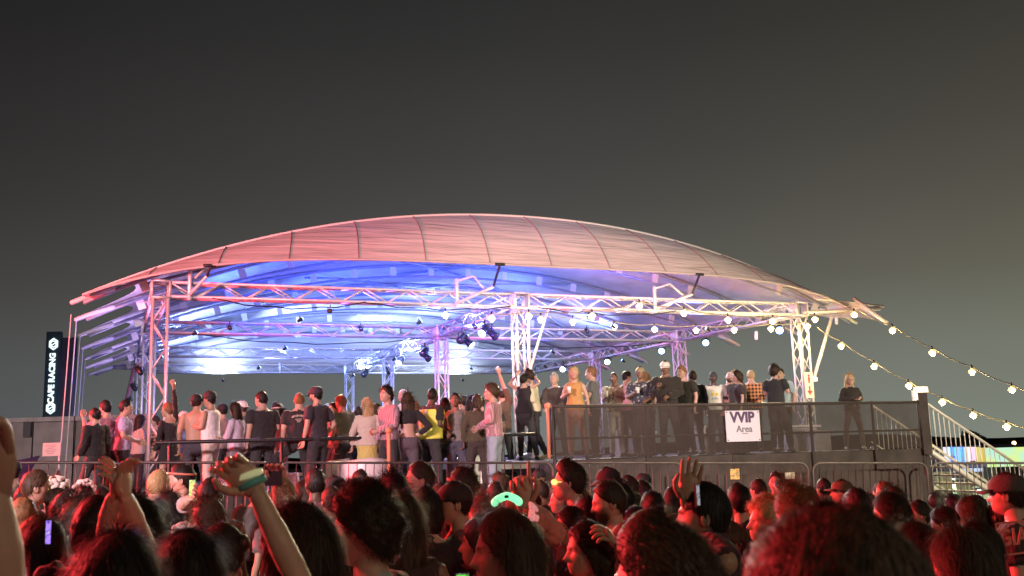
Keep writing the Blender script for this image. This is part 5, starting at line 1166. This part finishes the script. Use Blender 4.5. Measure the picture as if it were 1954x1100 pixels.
# ------------------------------------------------------------ the crowd on the ground
GC = 'festival crowd watching from the ground'
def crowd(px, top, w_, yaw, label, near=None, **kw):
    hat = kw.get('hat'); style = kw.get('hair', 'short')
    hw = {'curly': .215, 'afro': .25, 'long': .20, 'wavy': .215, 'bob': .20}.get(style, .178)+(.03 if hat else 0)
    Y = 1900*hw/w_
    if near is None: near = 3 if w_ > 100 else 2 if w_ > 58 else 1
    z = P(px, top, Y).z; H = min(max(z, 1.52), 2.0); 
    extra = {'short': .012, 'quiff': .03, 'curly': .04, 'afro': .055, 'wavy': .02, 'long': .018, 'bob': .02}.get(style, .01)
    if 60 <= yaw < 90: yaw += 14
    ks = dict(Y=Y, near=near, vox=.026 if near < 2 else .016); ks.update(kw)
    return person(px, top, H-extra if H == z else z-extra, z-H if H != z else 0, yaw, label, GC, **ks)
W = lambda *a: a
CR = [
 (32, 880, 32, 70, 'man in a dark cap with a red glint at the far left of the crowd', dict(hat=('cap', (.02, .02, .03)))),
 (60, 896, 40, -60, 'brown haired man in a patterned shirt looking right at the far left', dict(hair='short', hc='m', shirt=((.30, .26, .24), 'mottle'))),
 (113, 909, 44, 60, 'person wearing a white ruffled headscarf', dict(hat=('wrap', (.62, .62, .56)), shirt=(BLK, None))),
 (163, 914, 44, 30, 'person wearing a white flower crown', dict(hat=('frill', (.66, .6, .58)), hc='k', shirt=(BLK, None))),
 (118, 934, 52, -40, 'woman with straight black hair below the white headscarf', dict(hair='long', hc='k', female=True, shirt=(BLK, None))),
 (92, 988, 76, 40, 'dark haired person with a purple glowing phone at the lower left', dict(hair='long', hc='k', shirt=((.05, .03, .04), None), female=True)),
 (180, 945, 78, 10, 'dark haired person edged in red light left of centre', dict(hair='bob', hc='k', shirt=(BLK, None))),
 (272, 944, 96, 70, 'black haired woman whose red lit cheek shows left of the raised arm', dict(hair='wavy', hc='k', female=True, shirt=(BLK, None))),
 (212, 1014, 150, 10, 'nearest dark head with long straight hair at the lower left', dict(hair='long', hc='k', female=True, shirt=(BLK, None))),
 (350, 1010, 130, 5, 'dark head low behind the raised bare arm', dict(hair='long', hc='k', female=True, shirt=(BLK, None))),
 (298, 893, 38, -20, 'man with cropped fair hair and a pale shirt near the barrier', dict(hair='buzz', hc='y', shirt=((.5, .5, .42), None))),
 (357, 884, 42, 80, 'man in profile with a red lit face looking at his phone', dict(hair='short', hc='k', hat=('band', (.5, .2, .15)), arms=(((350, 965, 8.1), (366, 950, 8.0)), 'down'), shirt=((.45, .35, .35), None))),
 (398, 911, 46, 5, 'man with short black hair seen from behind in a patterned shirt', dict(hair='short', hc='k', skin='d', shirt=((.55, .5, .45), 'mottle'))),
 (545, 940, 40, 60, 'man behind the beige furry sleeve', dict(hair='short', hc='n', shirt=((.3, .05, .05), None))),
 (605, 893, 36, 30, 'man with short dark hair standing against the barrier', dict(hair='short', hc='k', skin='d', shirt=((.2, .1, .1), None))),
 (652, 907, 40, 70, 'man in a dark cap with a pale glint left of the curly haired man', dict(hair='short', hc='k', hat=('cap', BLK), shirt=((.1, .03, .04), None))),
 (688, 896, 30, 20, 'small dark head above the curly haired man', dict(hair='short', hc='k', shirt=((.1, .05, .05), None))),
 (598, 957, 132, 48, 'woman with long dark brown hair raising her bare arm', dict(hair='long', hc='n', female=True, shirt=((.10, .02, .02), None), sleeve='tank', arms=('down', ((580, 1130, 2.45), (487, 935, 2.4))), hands=(None, dict(to=(425, 872, 2.36), n=(.2, 1, -.3), curl=.6, s=.85, thumb=1)), wf=1.02)),
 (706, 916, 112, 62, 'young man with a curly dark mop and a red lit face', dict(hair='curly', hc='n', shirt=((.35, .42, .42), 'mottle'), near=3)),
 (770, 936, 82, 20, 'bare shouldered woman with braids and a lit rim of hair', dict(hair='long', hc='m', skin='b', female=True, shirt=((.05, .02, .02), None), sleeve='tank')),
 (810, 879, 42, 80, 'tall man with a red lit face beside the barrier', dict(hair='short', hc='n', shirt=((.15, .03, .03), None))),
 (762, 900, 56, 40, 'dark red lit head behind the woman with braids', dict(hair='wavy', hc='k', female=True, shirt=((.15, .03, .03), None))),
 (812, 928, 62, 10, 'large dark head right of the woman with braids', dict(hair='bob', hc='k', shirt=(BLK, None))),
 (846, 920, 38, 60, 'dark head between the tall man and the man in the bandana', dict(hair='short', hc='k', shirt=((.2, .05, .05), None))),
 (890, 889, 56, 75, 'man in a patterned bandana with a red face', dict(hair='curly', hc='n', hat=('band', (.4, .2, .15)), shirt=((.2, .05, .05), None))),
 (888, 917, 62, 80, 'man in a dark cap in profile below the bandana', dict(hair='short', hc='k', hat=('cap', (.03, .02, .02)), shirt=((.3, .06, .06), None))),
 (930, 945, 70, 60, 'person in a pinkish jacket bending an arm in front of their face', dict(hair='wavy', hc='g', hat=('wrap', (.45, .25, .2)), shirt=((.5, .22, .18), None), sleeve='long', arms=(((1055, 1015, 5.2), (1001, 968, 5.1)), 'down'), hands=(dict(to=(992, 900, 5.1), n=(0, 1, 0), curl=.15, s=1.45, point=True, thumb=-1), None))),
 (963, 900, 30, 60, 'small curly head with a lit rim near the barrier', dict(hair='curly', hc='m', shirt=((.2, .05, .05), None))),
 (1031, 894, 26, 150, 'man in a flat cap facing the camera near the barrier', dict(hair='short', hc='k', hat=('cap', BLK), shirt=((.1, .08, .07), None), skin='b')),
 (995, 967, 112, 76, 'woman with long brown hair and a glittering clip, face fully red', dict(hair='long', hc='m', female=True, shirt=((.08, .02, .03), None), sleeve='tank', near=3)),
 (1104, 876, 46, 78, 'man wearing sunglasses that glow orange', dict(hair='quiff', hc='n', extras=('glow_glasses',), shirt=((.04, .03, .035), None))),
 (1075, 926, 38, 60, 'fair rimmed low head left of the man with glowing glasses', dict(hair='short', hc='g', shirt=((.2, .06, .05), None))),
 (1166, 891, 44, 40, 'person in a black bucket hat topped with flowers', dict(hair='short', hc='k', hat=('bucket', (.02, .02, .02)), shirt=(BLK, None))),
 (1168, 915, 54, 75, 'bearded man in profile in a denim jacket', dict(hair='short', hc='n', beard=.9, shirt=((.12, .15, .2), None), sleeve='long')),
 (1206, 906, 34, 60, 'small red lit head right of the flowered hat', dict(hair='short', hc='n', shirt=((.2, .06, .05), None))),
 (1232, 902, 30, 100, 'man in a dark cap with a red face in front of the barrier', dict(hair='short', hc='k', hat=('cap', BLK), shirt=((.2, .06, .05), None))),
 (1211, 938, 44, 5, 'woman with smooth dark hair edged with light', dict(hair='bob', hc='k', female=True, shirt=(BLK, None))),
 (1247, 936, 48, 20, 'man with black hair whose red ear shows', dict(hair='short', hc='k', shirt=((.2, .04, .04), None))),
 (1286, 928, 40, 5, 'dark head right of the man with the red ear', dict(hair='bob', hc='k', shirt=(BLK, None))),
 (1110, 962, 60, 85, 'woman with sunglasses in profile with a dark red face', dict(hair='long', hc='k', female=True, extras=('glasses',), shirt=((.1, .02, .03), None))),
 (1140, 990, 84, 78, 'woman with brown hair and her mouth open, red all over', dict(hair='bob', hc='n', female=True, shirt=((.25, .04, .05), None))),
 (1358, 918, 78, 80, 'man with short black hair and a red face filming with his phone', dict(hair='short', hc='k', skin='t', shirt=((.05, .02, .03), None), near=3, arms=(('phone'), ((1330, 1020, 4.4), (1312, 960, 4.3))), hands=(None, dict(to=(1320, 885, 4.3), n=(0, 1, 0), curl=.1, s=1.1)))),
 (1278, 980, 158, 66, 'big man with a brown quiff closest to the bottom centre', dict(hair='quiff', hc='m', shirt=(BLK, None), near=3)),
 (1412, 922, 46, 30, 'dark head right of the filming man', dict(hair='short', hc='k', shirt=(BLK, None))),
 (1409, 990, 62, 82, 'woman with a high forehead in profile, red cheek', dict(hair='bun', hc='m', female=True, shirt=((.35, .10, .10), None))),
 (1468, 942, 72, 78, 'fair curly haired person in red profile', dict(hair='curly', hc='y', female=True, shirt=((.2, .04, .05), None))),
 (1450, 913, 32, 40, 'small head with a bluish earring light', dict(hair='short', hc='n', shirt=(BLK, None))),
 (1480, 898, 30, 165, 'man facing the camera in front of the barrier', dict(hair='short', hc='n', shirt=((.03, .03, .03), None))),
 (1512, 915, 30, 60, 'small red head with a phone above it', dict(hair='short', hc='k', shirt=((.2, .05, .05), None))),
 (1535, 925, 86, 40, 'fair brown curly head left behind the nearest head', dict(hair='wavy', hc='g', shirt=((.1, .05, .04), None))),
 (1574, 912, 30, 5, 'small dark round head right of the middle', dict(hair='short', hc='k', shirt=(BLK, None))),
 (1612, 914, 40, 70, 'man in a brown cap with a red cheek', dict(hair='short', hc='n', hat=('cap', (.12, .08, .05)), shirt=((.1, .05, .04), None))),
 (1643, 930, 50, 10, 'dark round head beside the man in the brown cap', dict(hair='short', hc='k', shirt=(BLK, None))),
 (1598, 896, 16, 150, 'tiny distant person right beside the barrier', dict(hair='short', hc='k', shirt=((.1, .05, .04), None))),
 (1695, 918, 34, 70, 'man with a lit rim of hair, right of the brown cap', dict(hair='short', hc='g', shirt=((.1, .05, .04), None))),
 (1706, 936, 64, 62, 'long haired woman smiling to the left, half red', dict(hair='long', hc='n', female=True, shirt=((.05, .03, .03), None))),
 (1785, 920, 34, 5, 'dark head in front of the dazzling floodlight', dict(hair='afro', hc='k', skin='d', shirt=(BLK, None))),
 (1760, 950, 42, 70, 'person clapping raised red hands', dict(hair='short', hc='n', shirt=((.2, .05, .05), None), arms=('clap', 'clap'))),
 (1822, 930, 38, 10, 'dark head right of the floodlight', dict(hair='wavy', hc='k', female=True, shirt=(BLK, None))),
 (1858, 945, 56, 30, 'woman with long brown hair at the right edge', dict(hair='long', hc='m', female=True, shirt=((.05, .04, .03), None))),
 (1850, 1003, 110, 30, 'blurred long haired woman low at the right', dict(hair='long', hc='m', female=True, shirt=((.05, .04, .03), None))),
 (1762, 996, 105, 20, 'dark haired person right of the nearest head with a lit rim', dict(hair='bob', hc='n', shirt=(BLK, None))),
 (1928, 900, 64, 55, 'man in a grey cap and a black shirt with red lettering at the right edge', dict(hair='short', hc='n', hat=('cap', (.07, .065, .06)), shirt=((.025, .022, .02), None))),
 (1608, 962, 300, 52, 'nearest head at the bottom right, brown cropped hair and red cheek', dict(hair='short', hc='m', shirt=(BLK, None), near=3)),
 (-95, 960, 170, 60, 'person at the left edge whose pale forearm is raised', dict(hair='short', hc='n', shirt=(BLK, None), arms=('down', ((6, 1150, 1.85), (-14, 940, 1.8))), hands=(dict(to=(0, 0, 1)), dict(to=(-22, 850, 1.76), n=(0, 1, 0), curl=.25, s=1.1)))),
 (262, 1030, 60, 10, 'hidden person behind the dark heads with clasped raised hands', dict(hair='short', hc='k', shirt=(BLK, None), arms=(((262, 1010, 3.4), (240, 948, 3.3)), ((205, 1010, 3.4), (216, 948, 3.3))), hands=(dict(to=(228, 850, 3.25), n=(-1, .3, 0), curl=.45, s=1.05), dict(to=(224, 850, 3.2), n=(1, .3, 0), curl=.45, s=1.05)))),
]
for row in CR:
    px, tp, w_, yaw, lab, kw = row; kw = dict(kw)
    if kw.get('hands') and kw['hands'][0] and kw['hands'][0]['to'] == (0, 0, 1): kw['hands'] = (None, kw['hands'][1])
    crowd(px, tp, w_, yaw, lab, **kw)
# people between and behind them, only hair and shoulders to be seen
RC = np.random.default_rng(5); n_ = 0
DS = dict(short='person with short', long='woman with long', bob='woman with bobbed', wavy='woman with wavy', bun='woman with pinned up'); HN = dict(k='black', n='dark brown', m='brown', g='light brown')
LM = ['at far left edge', 'below tower sign', 'below left column', 'below tank top man', 'below broad black t-shirt', 'below ginger man', 'below wavy haired woman', 'below centre column', 'below cream jacket', 'below blonde woman', 'below tall capped man', 'below VVIP board', 'below plaid shirt', 'below right front column', 'below the stairs', 'at far right edge']
for row, (Yr, cnt) in enumerate(((10.6, 22), (8.6, 20), (6.6, 15), (4.9, 11))):
    for q in range(cnt):
        px = -20+(2000/cnt)*(q+RC.uniform(.15, .85)); base = {0: 912, 1: 928, 2: 948, 3: 985}[row]+RC.uniform(-4, 22)+(6 if px > 1200 else 0)+(24 if px > 1715 and row < 2 else 0)
        Y = Yr*RC.uniform(.92, 1.08); sd = 'left' if px < 650 else 'middle' if px < 1300 else 'right'
        rank = ('back', 'third', 'second', 'front')[row]
        st = ['short', 'long', 'short', 'bob', 'short', 'wavy', 'bun'][RC.integers(7)]; hc_ = 'knkmnkg'[RC.integers(7)]
        z = P(px, base, Y).z
        person(px, base, max(1.5, min(1.85, z)), z-max(1.5, min(1.85, z)), RC.uniform(20, 90), '%s, %s row of the crowd, %s' % (DS[st]+' '+HN[hc_]+' hair', rank, LM[min(15, max(0, int((px+40)/127)))]), 'packed people of the crowd, %s row, %s part' % (rank, sd),
               hair=st, hc=hc_, female=st in ('long', 'bob', 'wavy', 'bun'), shirt=([(.02, .02, .02), (.25, .05, .05), (.12, .1, .1), (.3, .28, .26)][RC.integers(4)], None), Y=Y, near=2 if row > 2 else 1, vox=.03, skin='ptpb'[RC.integers(4)])
# ------------------------------------------------------------ things held up in the crowd
def phone(px, py, Y, w_, h_, rz, lab, scr=None, st=3.0, tiltx=0):
    a = P(px, py, Y); t = thing('phone', lab, 'phone', 'phones held up in the crowd', loc=a); t.rotation_euler = (math.radians(tiltx), 0, math.radians(rz))
    obj('case', MB().box((0, 0, 0), (w_, .010, h_)), CAN, t, False)
    if scr: obj('screen', MB().box((0, -.0065, 0), (w_*.9, .002, h_*.93)), screen_mat('phone_screen', [tuple(c*.12 for c in scr), scr, tuple(c*.3 for c in scr), tuple(min(1, c+.3) for c in scr)], 34, st*.9), t, False)
phone(367, 936, 8.0, .05, .17, 8, 'phone with a greenish screen held by the man in profile', (.6, .9, .15), 2)
phone(522, 905, 6.6, .11, .15, 0, 'dark phone held up by the furry sleeve', None)
phone(92, 1016, 4.2, .022, .10, 25, 'phone glowing purple at the lower left', (.35, .2, 1.0), 1.8)
phone(1402, 905, 8.6, .085, .095, 0, 'phone screen glowing orange in front of the barrier', (1, .5, .15), 1.6, 0)
phone(1507, 908, 9, .09, .06, 0, 'small phone with a pale orange screen near the man facing the camera', (1, .7, .4), 1.2)
phone(883, 1116, 3.6, .05, .075, 5, 'bright green glowing phone at the bottom centre', (.2, 1, .12), 1.0)
phone(1330, 945, 4.2, .02, .09, 40, 'phone edge held before the face of the filming man', (.8, .8, .9), .5)
t = thing('furry_arm', 'raised arm in a beige furry sleeve holding the dark phone', 'arm', None)
bm_ = MB(); a, b = P(548, 1000, 6.8), P(541, 935, 6.7); k = MB().tube([a, b, P(536, 918, 6.65)], [.085, .075, .05], 14)
v = k.v[0]; k.v[0] = v+RNG.normal(size=v.shape)*.008; obj('sleeve', k, mat('beige_fur', (.36, .30, .19), .95, 0, .35, 30, .02, 60), t)
hm_ = MB(); hand(hm_, P(537, 922, 6.65), P(528, 890, 6.6)-P(537, 922, 6.65), (0, 1, 0), 1.2, .5, 8)
sk_ = mat('hand_skin', SK['p'], .5); obj('hand', hm_, sk_, t)
t = thing('wristband', 'teal fabric wristband on the raised bare arm', 'wristband'); a, b = P(483, 928, 2.4), P(479, 919, 2.4); obj('band', MB().tube([a, b], .036, 14, cap=.1), mat('teal', (.12, .45, .42), .6), t)
t = thing('wristband', 'white sparkling light band above the teal wristband', 'wristband'); a, b = P(477, 912, 2.4), P(474, 903, 2.4); obj('band', MB().tube([a, b], .034, 14, cap=.1), mat('spark', (.8, .8, .5), .3, emit=(.8, .85, .45), estr=.25), t)
t = thing('light_wristband', 'green glowing band with dark markings above the woman with the clip', 'wristband')
c0 = P(967, 957, 4.4); k = MB().tube([c0+Vector((.055*math.cos(a), .03*math.sin(a), .022*math.sin(a)-.012*abs(math.cos(a)))) for a in np.linspace(.2, 2.94, 13)], .017, 8, flat=1.0)
obj('band', k, mat('led_green', (.3, 1, .6), .4, emit=(.25, 1, .5), estr=1.2), t); obj('marking', MB().box(c0+Vector((0, -.0, .02)), (.018, .03, .012)), CAN, t, False)
t = thing('hair_clip', 'red and white glittering clip in the brown hair of the woman with the red face', 'hair clip')
k = MB()
for q in range(16): k.ball(P(1017+RNG.uniform(-6, 8), 962+q*2.0, 3.27), RNG.uniform(.005, .010), 6, 4)
obj('beads', k, mat('glitter', (.9, .4, .4), .15, emit=(1, .35, .35), estr=.5), t)
t = thing('glow_necklace', 'thin purple glowing necklace on the woman with the clip', 'necklace')
k = MB().tube([P(972+(x*34), 1090+10*math.sin(x*3), 3.35) for x in np.linspace(0, 1, 9)], .004, 6); obj('tube', k, mat('glow_purple', (.5, .2, 1), .3, emit=(.55, .2, 1), estr=2.5), t)
# lettering on the black shirt at the right edge
a = P(1934, 1026, 5.82); t = thing('shirt_print', 'red GIA lettering in a red frame printed on the black shirt', 'print')
RP = mat('print_red', (.85, .2, .16), .7); fm = face_m(a, (.94, .3, .03), (0, 0, 1))
text('GIA', .13, RP, t, fm, .001, bold=.003)
for (x, z, w1, h1) in ((0.02, .085, .26, .010), (0.02, -.09, .26, .010), (-.11, 0, .010, .17)):
    o = obj('frame_line', MB().box((x, z, 0), (w1, h1, .002)), RP, t, False); o.matrix_local = fm
finish_people()
